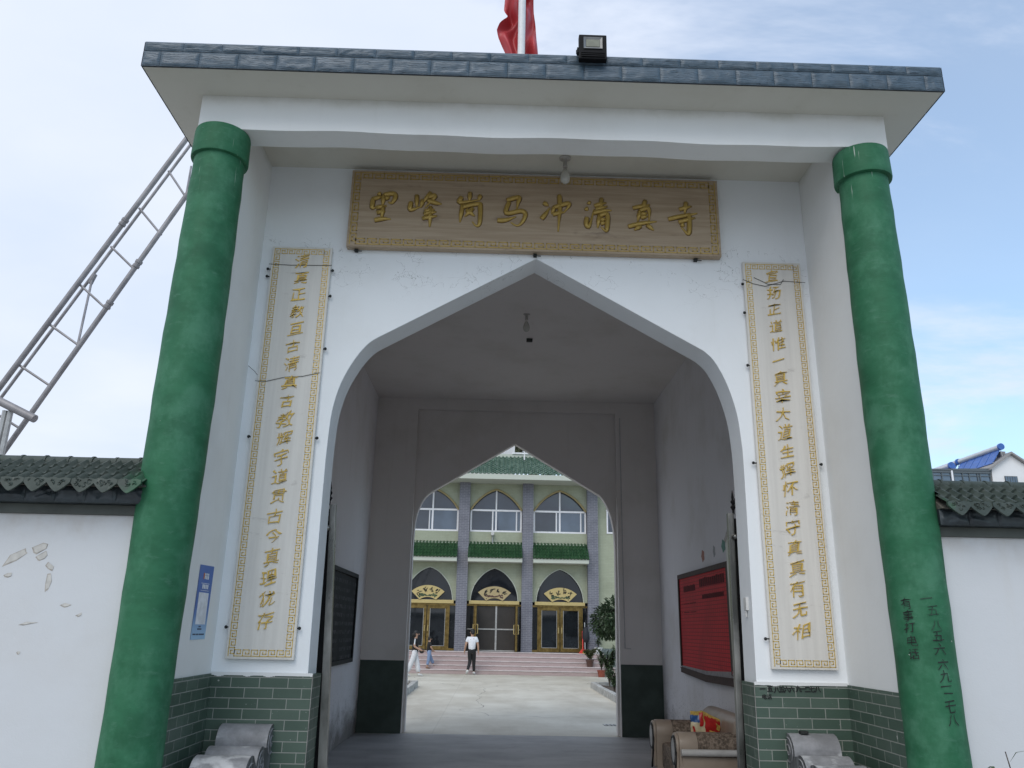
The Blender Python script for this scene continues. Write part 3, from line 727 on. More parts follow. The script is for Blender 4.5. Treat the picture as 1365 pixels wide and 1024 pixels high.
# gate leaves folded back into the passage
def gate_leaf(side):
    hx = -1.665 if side < 0 else 1.742
    lf = empty_part('gate_leaf', gate, (hx, 0.37, 0))
    ang = R(104 if side < 0 else 76)
    dx, dy = math.cos(ang), math.sin(ang)
    def P(s_, z, o=0.0): return (hx + dx * s_ + dy * o * 0.0, 0.37 + dy * s_, z)
    st = MB(); (b0, b1), (t0, t1) = ((-1.568, -1.492), (-1.665, -1.618)) if side < 0 else ((1.660, 1.708), (1.700, 1.748))
    st.add([(x, y, z) for z, q in ((0.03, (b0, b1)), (2.60, (t0, t1))) for y in (0.345, 0.40) for x in q], [(0, 2, 3, 1), (4, 5, 7, 6), (0, 1, 5, 4), (2, 6, 7, 3), (0, 4, 6, 2), (1, 3, 7, 5)]); st.build('hinge_stile', M['steel'], lf, bevel=0.003)
    bl = MB(); s = -1 if side < 0 else 1
    qb, qt = ((b0 - .07, b0 - .001), (t0 - .06, t0 - .001)) if side < 0 else ((b1 + .001, b1 + .07), (t1 + .001, t1 + .06))
    bl.add([(x, y, z) for z, q in ((0.03, qb), (2.56, qt)) for y in (0.372, 0.41) for x in q], [(0, 2, 3, 1), (4, 5, 7, 6), (0, 1, 5, 4), (2, 6, 7, 3), (0, 4, 6, 2), (1, 3, 7, 5)]); bl.build('post', M['black_iron'], lf)  # black strip: the leaf's dark frame plus painted shade in the gap at the jamb
    fr = MB()
    for z in (0.10, 1.25, 2.55): fr.tube([P(0.04, z), P(1.62, z)], 0.025, 6)
    for k in range(1, 14): fr.tube([P(0.04 + 0.12 * k, 0.1), P(0.04 + 0.12 * k, 2.55)], 0.011, 6)
    fr.build('bars', M['steel'], lf)
    sp = MB()
    for z_, r_ in ((2.60, 0.012), (2.64, 0.022), (2.68, 0.011), (2.72, 0.02), (2.76, 0.006)): pass
    sp.lathe([(0.010, 2.595), (0.011, 2.63), (0.024, 2.655), (0.010, 2.675), (0.021, 2.70), (0.009, 2.72), (0.012, 2.74), (0.002, 2.80)], (hx - s * -0.012, 0.372, 0), 10)
    for dz in (0.0, 0.04): sp.tube([(hx + s * .012, .372, 2.63 + dz), (hx + s * .035, .372, 2.655 + dz), (hx + s * .03, .372, 2.69 + dz)], 0.006, 6)
    sp.build('finial', M['black_iron'], lf)
    for z in (2.33, 1.86):
        h = MB(); h.lathe([(0.016, -0.05), (0.018, -0.045), (0.018, -0.002), (0.014, 0), (0.018, 0.002), (0.018, 0.045), (0.016, 0.05)], (hx + s * 0.034, 0.325, z), 12)
        h.build('hinge', M['steel'], lf)
    kb = MB(); kb.ball((hx, 0.325, 2.40), 0.024); kb.tube([(hx, 0.345, 2.40), (hx, 0.32, 2.40)], 0.011); kb.build('bolt', M['steel'], lf, smooth='all')
gate_leaf(-1); gate_leaf(1)
br = MB(); br.box(1.768, 1.802, 0.10, 0.155, 1.80, 1.90); br.box(1.773, 1.797, 0.113, 0.145, 1.90, 1.915); br.tube([(1.768, 0.128, 1.80), (1.755, 0.128, 1.765)], 0.008)
br = MB(); br.box(1.722, 1.748, 0.085, 0.15, 1.80, 1.90); br.tube([(1.732, 0.12, 1.80), (1.73, 0.12, 1.75)], 0.010); br.build('cable_clip', M['cctv_white'], gate, bevel=0.004)

# writing on the right column and on the right pier's tiles
COLR = (2.596, -0.005, -0.9, 0.2005)
def column_text(items, size, mat):
    for i, (ch, a0, z0) in enumerate(items):
        m = MB(); m.noflip = True
        gv, gf = thin(ch, .006); vs = []
        for x, y in gv:
            x, y = brushy(x, y, i * 1.3 + 3, 0.08, 0.13)
            z = z0 + y * size; a = R(a0) + x * size / 0.185
            r = 0.1915 * 0.965 + 0.0065 + 0.0075 * max(0, (z - 1.3))
            vs.append((COLR[0] + COLR[1] * z + r * math.sin(a), COLR[2] - r * math.cos(a), z))
        m.add(vs, gf); m.build('written_character', mat, col_r)
column_text([('有', -48.9, 1.835), ('事', -48.4, 1.756), ('打', -48.5, 1.682), ('电', -48.0, 1.600), ('话', -47.0, 1.518)], 0.072, M['ink'])
column_text([('五', 1.0, 1.635), ('六', 1.2, 1.55), ('六', 2.9, 1.461), ('九', 4.4, 1.391), ('一', 4.0, 1.328), ('二', 6.6, 1.266), ('七', 7.0, 1.206), ('八', 8.3, 1.134)], 0.078, M['ink'])
column_text([('一', -12.0, 1.866), ('五', -2.6, 1.793), ('八', 0.3, 1.702)], 0.078, M['ink_faint'])
def flat_text(m, ch, x0, z0, y, size, k=0, slant=0.05, amp=0.05, d=None):
    gv, gf = glyph(ch)
    vs = [brushy(x, yy, k, slant, amp) for x, yy in gv]
    m.add([(x0 + a * size, y, z0 + c * size) for a, c in vs], gf); return m
tw = MB(); tw.noflip = True
for i, (ch, x, z) in enumerate(zip('一五八五六六九一二七八', (1.775, 1.831, 1.882, 1.92, 1.957, 1.996, 2.049, 2.083, 2.116, 2.151, 2.194), (1.23, 1.231, 1.225, 1.229, 1.229, 1.23, 1.234, 1.234, 1.232, 1.233, 1.234))):
    [flat_text(tw, ch, x + q * .0016, z - q * .0013, -0.0175 - q * .0003, 0.048, i) for q in range(-1, 3)]
[flat_text(tw, c_, x_ + q * .0014, 1.175 - q * .001, -0.0175 - q * .0003, 0.038, 3) for q in range(3) for c_, x_ in (('电', 1.783), ('话', 1.822))]
tw.build('tile_writing', M['ink'], gate)

# ------------------------------------------------------------------ key-pattern frieze used on all three boards
def key_border(x0, x1, z0, z1, y, w, cell, lw):
    """hooked key pattern running round a rectangle; strips are raised 2 mm"""
    m = MB()
    def seg(o, e, nrm, L):
        n = max(1, round(L / cell)); c = L / n
        def q(a, b_): return (o[0] + e[0] * a + nrm[0] * b_, o[1] + e[1] * a + nrm[1] * b_)
        def bar(a0, b0, a1, b1):
            p, r_ = q(a0 - lw / 2, b0 - lw / 2), q(a1 + lw / 2, b1 + lw / 2)
            xa, xb = sorted((p[0], r_[0])); za, zb = sorted((p[1], r_[1]))
            m.box(xa, xb, y - 0.002, y + 0.001, za, zb)
        for i in range(n):
            a = i * c
            bar(a, 0, a, w); bar(a, w, a + c * .72, w); bar(a + c * .72, w * .36, a + c * .72, w); bar(a + c * .34, w * .36, a + c * .72, w * .36); bar(a + c * .34, w * .36, a + c * .34, w * .66)
        bar(0, 0, L, 0)
    seg((x0 + w, z0), (1, 0), (0, 1), x1 - x0 - 2 * w); seg((x1 - w, z1), (-1, 0), (0, -1), x1 - x0 - 2 * w)
    seg((x0, z1), (0, -1), (1, 0), z1 - z0); seg((x1, z0), (0, 1), (-1, 0), z1 - z0)
    return m
def stroke(m, pts, y, w, depth=0.45, k=0):
    q = arch_curve([tuple(p) for p in pts], 5) if len(pts) > 2 else [tuple(pts[0]), ((pts[0][0] + pts[1][0]) / 2, (pts[0][1] + pts[1][1]) / 2 + .002), tuple(pts[1])]
    n = len(q)
    rad = []
    for i in range(n):
        t_ = i / (n - 1)
        rad.append(w * (0.62 + 0.5 * math.sin(min(1, t_ * 1.25) * math.pi) ** 0.7 * 0.7 - 0.32 * t_ ** 3 + 0.25 * (1 - t_) ** 4))
    m.tube([(a, y, b_) for a, b_ in q], rad, 8, flat=1.0, up=(0, 1, 0))
    return m

# name board over the arch
board = thing('name_board', 'long horizontal wooden board with eight raised gold characters above the arch', 'sign board', (0.01, 0, 5.17))
MB().box(-1.632, 1.658, -0.075, -0.004, 4.787, 5.542).build('panel', [M['sign_wood']], board, loc=(0.01, -0.04, 5.17), bevel=0.004)
key_border(-1.605, 1.631, 4.812, 5.517, -0.0755, 0.052, 0.105, 0.0085).build('key_border', M['gold_sign'], board)
for ci, (ch, ss) in enumerate(SIGN_STROKES.items()):
    lt, ol = MB(), MB()
    for si, st in enumerate(ss.split('|')):
        pts = [tuple(map(float, p.split(','))) for p in st.split()]
        m2 = MB(); stroke(m2, pts, 0, 0.0225)
        lt.add([(v[0], -0.0755 + v[1] * 0.9, v[2]) for v in m2.v], m2.f)
        m2 = MB(); stroke(m2, pts, 0, 0.0280)
        ol.add([(v[0] + .001, -0.0745 + v[1] * 0.08, v[2] - .002) for v in m2.v], m2.f)  # larger flat brown copy, painting shadow edges behind the raised strokes
    lc = lt.build('gold_character', M['gold_sign'], board, smooth='all'); ol.build('character_shadow', M['brown_frame'], lc)
for x in (-1.55, 0.02, 1.44):
    br = MB(); br.box(x - .015, x + .015, -0.035, -0.002, 4.762, 4.786); br.tube([(x - .02, -0.03, 4.768), (x + .05, -0.03, 4.764)], 0.004, 6)
    br.build('bracket', M['ink'], board)

def couplet(text, x0, x1, z0, z1, label, hooks, wires, wx):
    th = thing('couplet_board', label, 'couplet board', ((x0 + x1) / 2, 0, (z0 + z1) / 2), 'couplet boards flanking the arch')
    MB().box(x0, x1, -0.038, -0.004, z0, z1).build('panel', M['couplet'], th, loc=((x0 + x1) / 2, -0.02, (z0 + z1) / 2), bevel=0.003)
    key_border(x0 + 0.022, x1 - 0.022, z0 + 0.022, z1 - 0.022, -0.0385, 0.044, 0.060, 0.0055).build('key_border', M['gold'], th)
    cx = (x0 + x1) / 2 + wx
    zt, zb = z1 - 0.135, z0 + 0.285
    for i, ch in enumerate(text):
        m = MB(); m.noflip = True
        z = zt + (zb - zt) * i / (len(text) - 1)
        s = (0.130 if ch not in '一古正' else 0.122) * (1 + .06 * math.sin(i * 3.7)); kk = i * 1.7 + wx * 90; rot = .05 * math.sin(i * 5.3)
        gv, gf = thin(ch, .013); gb, _ = thin(ch, .002)
        def pl(q): x, y = brushy(q[0], q[1], kk, 0.20, 0.15); return (x * math.cos(rot) - y * math.sin(rot), x * math.sin(rot) + y * math.cos(rot))
        vs = [pl(q) for q in gv]; vb = [pl(q) for q in gb]
        n = len(vs); ox = 0.006 * math.sin(i * 2.1)
        fr = [(cx + ox + a * s, -0.047, z + c * s) for a, c in vs]; bk = [(cx + ox + a * s, -0.0383, z + c * s) for a, c in vb]
        m.add(fr, gf)
        ed = {}
        for f in gf:
            for a, b_ in zip(f, f[1:] + f[:1]): ed[(a, b_)] = ed.get((a, b_), 0) + 1
        o = len(m.v); m.v += fr + bk
        for (a, b_) in ed:
            if (b_, a) not in ed: m.f.append((o + a, o + b_, o + n + b_, o + n + a)); m.mi.append(0)
        m.build('gold_character', M['gold'], th)
    for z in hooks:
        for (xx, zz) in z:
            h = MB(); s = -1 if xx < cx else 1
            h.tube([(xx - s * 0.02, -0.02, zz), (xx + s * 0.004, -0.028, zz), (xx + s * 0.012, -0.03, zz + 0.008)], 0.006, 6); h.ball((xx + s * .012, -0.032, zz), 0.013, seg=8, rings=6)
            h.build('hook', M['ink'], th)
    for wpts in wires:
        h = MB(); h.tube([(a, -0.043, b_) for a, b_ in wpts], 0.0022, 6); h.build('tie_wire', M['wire'], th)
    return th
couplet('清真正教亘古清真古教辉宇道贯古今真理犹存', -2.272, -1.757, 1.372, 4.783,
        'tall pale board of gold vertical writing nearest the blue poster',
        [[(-2.285, 4.50), (-2.285, 4.57), (-1.75, 4.57), (-1.75, 4.33), (-1.75, 3.85), (-1.75, 3.08), (-2.28, 3.08), (-1.75, 1.60), (-2.28, 1.60)]],
        [[(-2.29, 4.612), (-2.1, 4.606), (-1.745, 4.614)], [(-2.29, 3.550), (-2.2, 3.548), (-2.05, 3.588), (-1.9, 3.60), (-1.765, 3.635)], [(-2.36, 3.68), (-2.30, 3.63), (-2.275, 3.60)]], 0.012)
couplet('宣扬正道惟一真宰大道生辉怀清守真真有无相', 1.852, 2.362, 1.371, 4.762,
        'tall pale board of gold vertical writing above the inked tiles',
        [[(1.852, 4.55), (1.85, 4.28), (1.845, 3.80), (1.835, 2.96), (1.832, 1.59), (2.37, 2.96)]],
        [[(1.84, 4.59), (1.93, 4.55), (2.035, 4.529), (2.204, 4.584), (2.39, 4.574)], [(1.94, 4.61), (2.06, 4.55), (2.17, 4.55), (2.2, 4.60)]], -0.005)

# blue notice on the porch wall (the square code is left blank)
po = thing('poster', 'narrow blue poster with a white square stuck on the porch wall beside the left column', 'poster', (-2.374, -0.37, 1.77))
pv = MB(); pv.add([(-2.3735, -0.512, 2.025), (-2.3735, -0.222, 2.030), (-2.3735, -0.238, 1.513), (-2.3735, -0.528, 1.511)], [(0, 1, 2, 3)])
pv.add([(-2.3715, -0.512, 2.025), (-2.3715, -0.222, 2.030), (-2.3715, -0.238, 1.513), (-2.3715, -0.528, 1.511)], [(3, 2, 1, 0)])
pv.build('sheet', M['poster_blue'], po, loc=(-2.372, -0.37, 1.77))
pw = MB()
pw.box(-2.371, -2.3702, -0.475, -0.275, 1.615, 1.835)
for y0 in (-0.405, -0.372, -0.339): pw.box(-2.371, -2.3702, y0, y0 + 0.024, 1.930, 1.955); pw.box(-2.371, -2.3702, y0, y0 + 0.024, 1.958, 1.972)
for y0 in (-0.425, -0.392, -0.359, -0.326): pw.box(-2.371, -2.3702, y0, y0 + 0.023, 1.862, 1.892)
pw.box(-2.371, -2.3702, -0.455, -0.285, 1.898, 1.901); pw.box(-2.371, -2.3702, -0.455, -0.285, 1.848, 1.851)
pw.build('white_print', M['poster_white'], po)
pk = MB(); pk.box(-2.371, -2.3702, -0.425, -0.405 + .004, 1.93, 1.972); pk.build('orange_print', M['poster_orange'], po)
pk = MB()
for y0, y1, z in ((-0.40, -0.355, 1.60), (-0.42, -0.335, 1.583), (-0.50, -0.44, 1.547), (-0.43, -0.385, 1.547), (-0.375, -0.27, 1.547)): pk.box(-2.371, -2.3702, y0, y1, z - .005, z + .005)
pk.build('dark_print', M['poster_ink'], po)

# ------------------------------------------------------------------ lamps, pole, flag
def bulb(x, y, label, s=1.0):
    t_ = thing('ceiling_bulb', label, 'light bulb', (x, y, SL))
    m = MB(); m.lathe([(0.062 * s, 0.0), (0.062 * s, -0.012), (0.045 * s, -0.02), (0.022 * s, -0.024), (0.022 * s, -0.075), (0.026 * s, -0.08), (0.026 * s, -0.12 * s)], (x, y, SL + 0.002), 18); m.build('holder', M['bulb_base'], t_, smooth=True)
    c = MB(); c.lathe([(0.018, -0.118), (0.028, -0.14), (0.050 * s, -0.175), (0.054 * s, -0.20), (0.046 * s, -0.235), (0.025 * s, -0.252), (0.004, -0.256)], (x, y, SL), 18); c.build('bulb', M['bulb_glass'], t_, smooth='all')
bulb(0.263, -0.28, 'round white bulb hanging from the porch ceiling in front of the name board', 0.82)
bulb(0.077, 3.36, 'small bulb hanging from the dark passage ceiling behind the arch', 0.8)

fl = thing('floodlight', 'black square floodlight standing on the blue-tiled roof edge', 'floodlight', (0.372, -1.26, SL + .2))
m = MB(); m.box(0.268, 0.478, -1.412, -1.362, 5.726, 5.943); m.build('housing', M['lamp_black'], fl, bevel=0.006)
for z in (5.746, 5.762, 5.778):
    m = MB(); m.box(0.285, 0.461, -1.420, -1.4125, z - .004, z + .004); m.build('cooling_fin', M['lamp_black'], fl)
m = MB()
x0, x1, z0, z1 = 0.302, 0.444, 5.813, 5.916
for k, (i, y) in enumerate(((0, -1.416), (0.012, -1.414))):
    m.box(x0 + i, x1 - i, y, y + .003, z0 + i, z1 - i)
m = MB(); a = [(x0, z0), (x1, z0), (x1, z1), (x0, z1)]; i = .018; c = [(x0 + i, z0 + i), (x1 - i, z0 + i), (x1 - i, z1 - i), (x0 + i, z1 - i)]
m.add([(p[0], -1.420, p[1]) for p in a] + [(p[0], -1.413, p[1]) for p in c], [(k, (k + 1) % 4, 4 + (k + 1) % 4, 4 + k) for k in range(4)]); m.build('reflector', M['lamp_reflector'], fl)
m = MB(); m.box(x0 + .02, x1 - .02, -1.4155, -1.4125, z0 + .02, z1 - .02); m.build('lens', M['lamp_lens'], fl)
m = MB(); m.box(0.30, 0.43, -1.385, -1.20, 5.822, 5.834); m.box(0.255, 0.27, -1.40, -1.36, 5.79, 5.834); m.box(0.25, 0.462, -1.372, -1.362, 5.80, 5.834); m.build('stand', M['lamp_black'], fl)

fp = thing('flagpole', 'white flagpole rising behind the roof edge with a limp red flag', 'flagpole', (-0.104, 1.3, SL + .2))
FX, FY = -0.104, 1.3
m = MB(); m.lathe([(0.044, 5.80), (0.042, 10.4), (0.05, 10.42), (0.05, 10.46), (0.0, 10.5)], (FX, FY, 0), 18); m.lathe([(0.10, 5.8), (0.10, 5.83), (0.05, 5.86)], (FX, FY, 0), 18); m.build('pole', M['pole_white'], fp, smooth=True)
# limp flag: folds hang round the pole
fm = MB()
def flag_fn(u, v):
    # u across the folded cloth, v up; the outline follows the hanging cloth
    z = 7.45 + 2.6 * v
    lo = [(7.45, -0.10), (7.957, -0.213), (8.153, -0.309), (8.289, -0.381), (8.359, -0.396), (8.459, -0.362), (8.605, -0.266), (8.746, -0.318), (9.2, -0.30), (9.6, -.22), (10.05, -0.12)]
    hi = [(7.45, 0.115), (7.969, 0.096), (8.224, 0.082), (8.504, 0.066), (8.761, 0.044), (9.3, 0.02), (10.05, -0.08)]
    def ev(c):
        for (a, b_), (a2, b2) in zip(c, c[1:]):
            if z <= a2: return b_ + (b2 - b_) * (z - a) / (a2 - a)
        return c[-1][1]
    l, h = ev(lo), ev(hi)
    x = l + (h - l) * u
    y = 0.07 * math.sin(u * 8.0 + v * 14.0) + 0.035 * math.sin(u * 17 - v * 20 + 1.2) + 0.03 * math.sin(v * 30 + u * 4)
    return (x, FY + y + 0.13, z)
fm.grid(flag_fn, 40, 60)
fm.build('flag', M['flag_red'], fp, smooth='all')

# ------------------------------------------------------------------ boundary walls with small tiled roofs
def boundary(x0, x1, dz, label, near):
    t_ = thing('boundary_wall', label, 'wall', ((x0 + x1) / 2, -0.82, 0), 'whitewashed boundary walls')
    MB().box(x0, x1, -0.945, -0.70, -0.02, 2.305 + dz).build('wall', M['bwall'], t_)
    m = MB(); m.box(x0, x1, -0.968, -0.68, 2.306 + dz, 2.372 + dz); m.build('cornice', M['cornice'], t_, bevel=0.004)
    m = MB(); k = 0; x = x0 if near < 0 else x0
    while x < x1 - .01:
        xe = min(x + 0.198, x1); m2 = MB(); rough_tile(m2, x, xe, 2.374 + dz, 2.478 + dz, -1.045, 37 * k + (11 if near < 0 else 5)); m.add(m2.v, m2.f)
        x += 0.20; k += 1
    m.box(x0, x1, -1.043, -0.60, 2.373 + dz, 2.48 + dz)
    m.build('relief_tiles', M['dark_relief'], t_, smooth=True)
    # three courses of ribbed tiles on a mortar bed
    ya, za, yb, zb = -1.135, 2.487 + dz, -0.855, 2.668 + dz
    bed = MB(); bed.prism([(-1.09, 2.481 + dz), (-0.82, 2.667 + dz), (-0.55, 2.481 + dz)], 'x', x0, x1); bed.build('mortar_bed', M['mortar'], t_)
    m = MB()
    per = 0.152
    nseg = int((x1 - x0) / per * 16)
    for c in range(3):
        y_lo = ya + (yb - ya) * c / 3; z_lo = za + (zb - za) * c / 3
        y_hi = ya + (yb - ya) * (c + 1.25) / 3; z_hi = za + (zb - za) * (c + 1.25) / 3
        sh = 0.012 * c
        def prof(x):
            w = math.sin(2 * math.pi * (x + sh) / (per / 2) + 0.4)
            return 0.010 + 0.019 * (w if w > -0.45 else -0.45) + 0.0
        def fn(u, v, y_lo=y_lo, z_lo=z_lo, y_hi=y_hi, z_hi=z_hi, c=c):
            x = x0 + (x1 - x0) * u; j = math.floor((x + c * .05) / per)
            jit = 0.003 * noise.noise(Vector((j * 1.7, c * 3.0, 2.2)))
            h = prof(x) + 0.016 * (1 - v) + jit
            return (x, y_lo + (y_hi - y_lo) * v - h * 0.5, z_lo + (z_hi - z_lo) * v + h * 0.85)
        m.grid(fn, nseg, 3)
        def lip(u, v, fn=fn):                                       # visible thickness of each course's lower edge
            p = fn(u, 0.0); return (p[0], p[1] + 0.012 * (1 - v), p[2] - 0.022 * (1 - v))
        m.grid(lip, nseg, 1)
    m.grid(lambda u, v: (x0 + (x1 - x0) * u, -0.52 - 0.30 * v, 2.48 + dz + 0.195 * v), 4, 1)
    m.build('roof_tiles', M['roof_tile'], t_, smooth=True)
    # pointed drip tiles hanging at the eave
    d = MB(); n = int(round((x1 - x0) / per)); 
    for i in range(n):
        cx = (x1 - (i + .5) * per) if near < 0 else (x0 + (i + .5) * per)
        hw = per * 0.5; pts = []
        for q in range(13):
            s = -1 + 2 * q / 12; pts.append((cx + s * hw * 1.0, 2.487 + dz - 0.066 * (1 - abs(s) ** 1.35)))
        top = [(cx + hw, 2.512 + dz), (cx + hw * .5, 2.522 + dz), (cx, 2.512 + dz), (cx - hw * .5, 2.522 + dz), (cx - hw, 2.512 + dz)]
        poly = pts + top
        m2 = MB(); m2.prism(poly, 'y', -0.018, 0.0)
        tilt = 0.25; jy = 0.006 * rnd.uniform(-1, 1)
        d.add([(v[0], -1.145 + jy + v[1] + (v[2] - 2.487 - dz) * tilt, v[2]) for v in m2.v], m2.f)
        r3 = random.Random(i * 13 + (near > 0))                     # moulded scroll relief
        for k in range(9):
            px, pz, a, rr = cx + r3.uniform(-.046, .046), 0, r3.uniform(0, 6.28), r3.uniform(.006, .012)
            pz = 2.505 + dz - r3.uniform(0, .052) * (1 - abs(px - cx) / hw)
            d.tube([(px + rr * math.cos(a + q * .9), -1.165 + jy + (pz - 2.487 - dz) * tilt, pz + rr * math.sin(a + q * .9)) for q in range(5)], [.004, .005, .005, .004, .003], 4)
    d.build('drip_tiles', M['roof_tile'], t_, smooth=True)
    rd = MB(); x = x1 if near < 0 else x0; s = -1 if near < 0 else 1; k = 0
    while (x > x0 + .02) if near < 0 else (x < x1 - .02):
        L = 0.163; a, b_ = sorted((x, x + s * L)); j = 0.003 * rnd.uniform(-1, 1); r0, r1 = (0.046, 0.051)
        rd.tube([(a + .002, -0.82, 2.676 + dz + j), (b_ - .014, -0.82, 2.676 + dz + j), (b_ - .013, -0.82, 2.677 + dz + j), (b_, -0.82, 2.677 + dz + j)], [r0, r0, r1, r1], 14)
        x += s * L; k += 1
    rd.build('ridge_tiles', M['roof_tile'], t_, smooth=True)
    return t_
wl_ = boundary(-9.0, -2.60, 0.0, 'white boundary wall with green tiled coping left of the gate, torn paper scraps on it', -1)
wr_ = boundary(2.735, 9.0, -0.022, 'white boundary wall with green tiled coping right of the gate, leafy plant at its foot', 1)
# torn poster scraps left on the left wall
sc, sg_ = MB(), MB()
for (x, z, w, h, a) in ((-3.44, 2.02, .17, .045, .55), (-3.30, 2.07, .10, .05, .5), (-3.27, 2.02, .05, .08, -.6), (-3.20, 1.96, .04, .07, 1.2), (-3.20, 1.86, .04, .11, 0.1), (-3.46, 1.90, .05, .03, .2), (-3.06, 1.72, .06, .025, 0), (-3.28, 1.60, .10, .022, .1), (-2.96, 1.66, .04, .018, .5), (-3.30, 1.42, .03, .025, .4)):
    n = 7; pts = []
    for k in range(n):
        t_ = 2 * math.pi * (k + rnd.uniform(-.3, .3)) / n; r_ = 1 + .45 * rnd.uniform(-1, 1)
        px, pz = math.cos(t_) * w * .5 * r_, math.sin(t_) * h * .5 * r_
        pts.append((px * math.cos(a) - pz * math.sin(a), px * math.sin(a) + pz * math.cos(a)))
    sg_.add([(x + q[0], -0.9458, z + q[1]) for q in pts], [tuple(range(n))])
    sc.add([(x + q[0] * .86 + .004, -0.9468 - .002 * rnd.random(), z + q[1] * .80 + .003) for q in pts], [tuple(range(n))])
sg_.build('glue_stain', M['glue'], wl_); sc.build('paper_scrap', M['scrap'], wl_)

# ------------------------------------------------------------------ carved stones in front of the piers
def guard_stone(x0, x1, z_off, label):
    t_ = thing('guard_stone', label, 'stone ornament', ((x0 + x1) / 2, -0.4, 0), 'grey scroll stones before the piers')
    def arc(cy, cz, r, a0, a1, n=9): return [(cy + r * math.cos(R(a0 + (a1 - a0) * k / n)), cz + r * 1.0 * math.sin(R(a0 + (a1 - a0) * k / n))) for k in range(n + 1)]
    top = [(-0.02, 0.925 + z_off)] + arc(-0.035, 0.800 + z_off, 0.125, 92, 188) + arc(-0.268, 0.690 + z_off, 0.115, 62, 180) + arc(-0.515, 0.630 + z_off, 0.150, 68, 215) + arc(-0.72, 0.40 + z_off, 0.135, 80, 200) + arc(-0.86, 0.16, 0.13, 70, 180)
    poly = top + [(-0.99, 0.0), (-0.02, 0.0)]
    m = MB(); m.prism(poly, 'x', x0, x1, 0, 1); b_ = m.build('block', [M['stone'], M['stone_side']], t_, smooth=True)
    for s_, xf in ((1, x1), (-1, x0)):
        sg = MB()
        for (cy, cz, r) in ((-0.04, .80, .10), (-0.265, .69, .09), (-0.515, .62, .115)):
            pts = [(xf + s_ * .001, cy + r * (1 - k / 30) * math.cos(k * .42 + 1.2), cz + z_off + r * (1 - k / 30) * math.sin(k * .42 + 1.2)) for k in range(28)]
            sg.tube(pts, 0.006, 5)
        sg.build('carved_scroll', M['stone'], b_, smooth='all')
    return t_
guard_stone(-2.232, -1.865, 0.0, 'grey scroll-carved stone block in front of the tiled pier left of the gateway')
gs = guard_stone(1.930, 2.275, 0.0, 'grey scroll-carved stone block in front of the tiled pier right of the gateway')
m = MB(); m.box(2.015, 2.075, -0.085, -0.035, 0.922, 0.945); m.build('loose_chip', M['ink'], gs, bevel=0.006)

# ------------------------------------------------------------------ boards on the passage walls
bb = thing('blackboard', 'framed blackboard with faint chalk lines on the left passage wall', 'blackboard', (-2.41, 5.1, 1.75))
MB().box(-2.418, -2.395, 3.92, 6.42, 1.16, 2.35).build('slate', M['chalked_slate'], bb)
m = MB()
for y0, y1, z0, z1 in ((3.87, 6.47, 2.34, 2.40), (3.87, 6.47, 1.11, 1.17), (3.87, 3.93, 1.17, 2.34), (6.41, 6.47, 1.17, 2.34)): m.box(-2.418, -2.372, y0, y1, z0, z1)
m.build('frame', M['black_iron'], bb, bevel=0.006)
nb_ = thing('notice_board', 'red notice board in a brown frame on the right passage wall above the sofa', 'notice board', (2.55, 4.65, 1.78))
MB().box(2.530, 2.556, 3.36, 5.90, 1.15, 2.40).build('sheet', M['red_sheet'], nb_, loc=(2.54, 4.6, 1.78))
m = MB()
for y0, y1, z0, z1 in ((3.29, 5.96, 2.39, 2.455), (3.29, 3.37, 1.16, 2.39), (5.91, 5.96, 1.16, 2.39)): m.box(2.512, 2.558, y0, y1, z0, z1)
m.prism([(3.29, 1.04), (4.55, 1.02), (5.96, 1.075), (5.96, 1.135), (4.55, 1.085), (3.29, 1.11)], 'x', 2.512, 2.558)
m.prism([(3.29, 1.112), (4.55, 1.087), (5.96, 1.137), (5.96, 1.150), (4.55, 1.105), (3.29, 1.13)], 'x', 2.505, 2.558)
m.build('frame', M['brown_frame'], nb_)
MB().prism([(3.36, 1.13), (4.55, 1.106), (5.92, 1.15), (5.92, 1.17), (4.55, 1.155), (3.36, 1.20)], 'x', 2.522, 2.529).build('backing', M['grey_paper'], nb_)
m = MB(); r2 = random.Random(8)
for (ya, yb, z, h) in ((4.95, 5.65, 2.19, .09), (3.5, 4.72, 2.22, .12), (3.55, 4.6, 2.06, .06), (4.95, 5.8, 2.02, .012), (4.95, 5.8, 1.90, .012)):
    y = ya
    while y < yb:
        L = h * .8 if h > .02 else .4
        m.box(2.5285, 2.5295, y, min(y + L * .85, yb), z, z + h * r2.uniform(.85, 1)); y += L
m.build('printed_heading', M['red_ink'], nb_)
# small paper cut-outs left on the wall over the notice board
def cutout(y, z, mat, label, w=0.10, h=0.15):
    m = MB(); pts = []
    for k in range(16):
        a = 2 * math.pi * k / 16; r_ = 1 + .16 * math.cos(5 * a)
        pts.append((y + math.cos(a) * w * r_, z + math.sin(a) * h * .5 * r_))
    m.prism(pts, 'x', 2.5565, 2.5595); o = m.build('wall_sticker', mat, None, loc=(2.558, y, z)); tag(o, label, 'sticker', 'paper cut-outs over the notice board')
cutout(4.56, 2.625, M['paper_red'], 'faded red paper cut-out on the passage wall over the notice board', .075)
cutout(3.99, 2.634, M['paper_grey'], 'grey paper cut-out on the passage wall between the red and the green ones', .05, .14)
cutout(3.55, 2.66, M['paper_green'], 'green paper cut-out on the passage wall nearest the gate leaf', .08, .15)

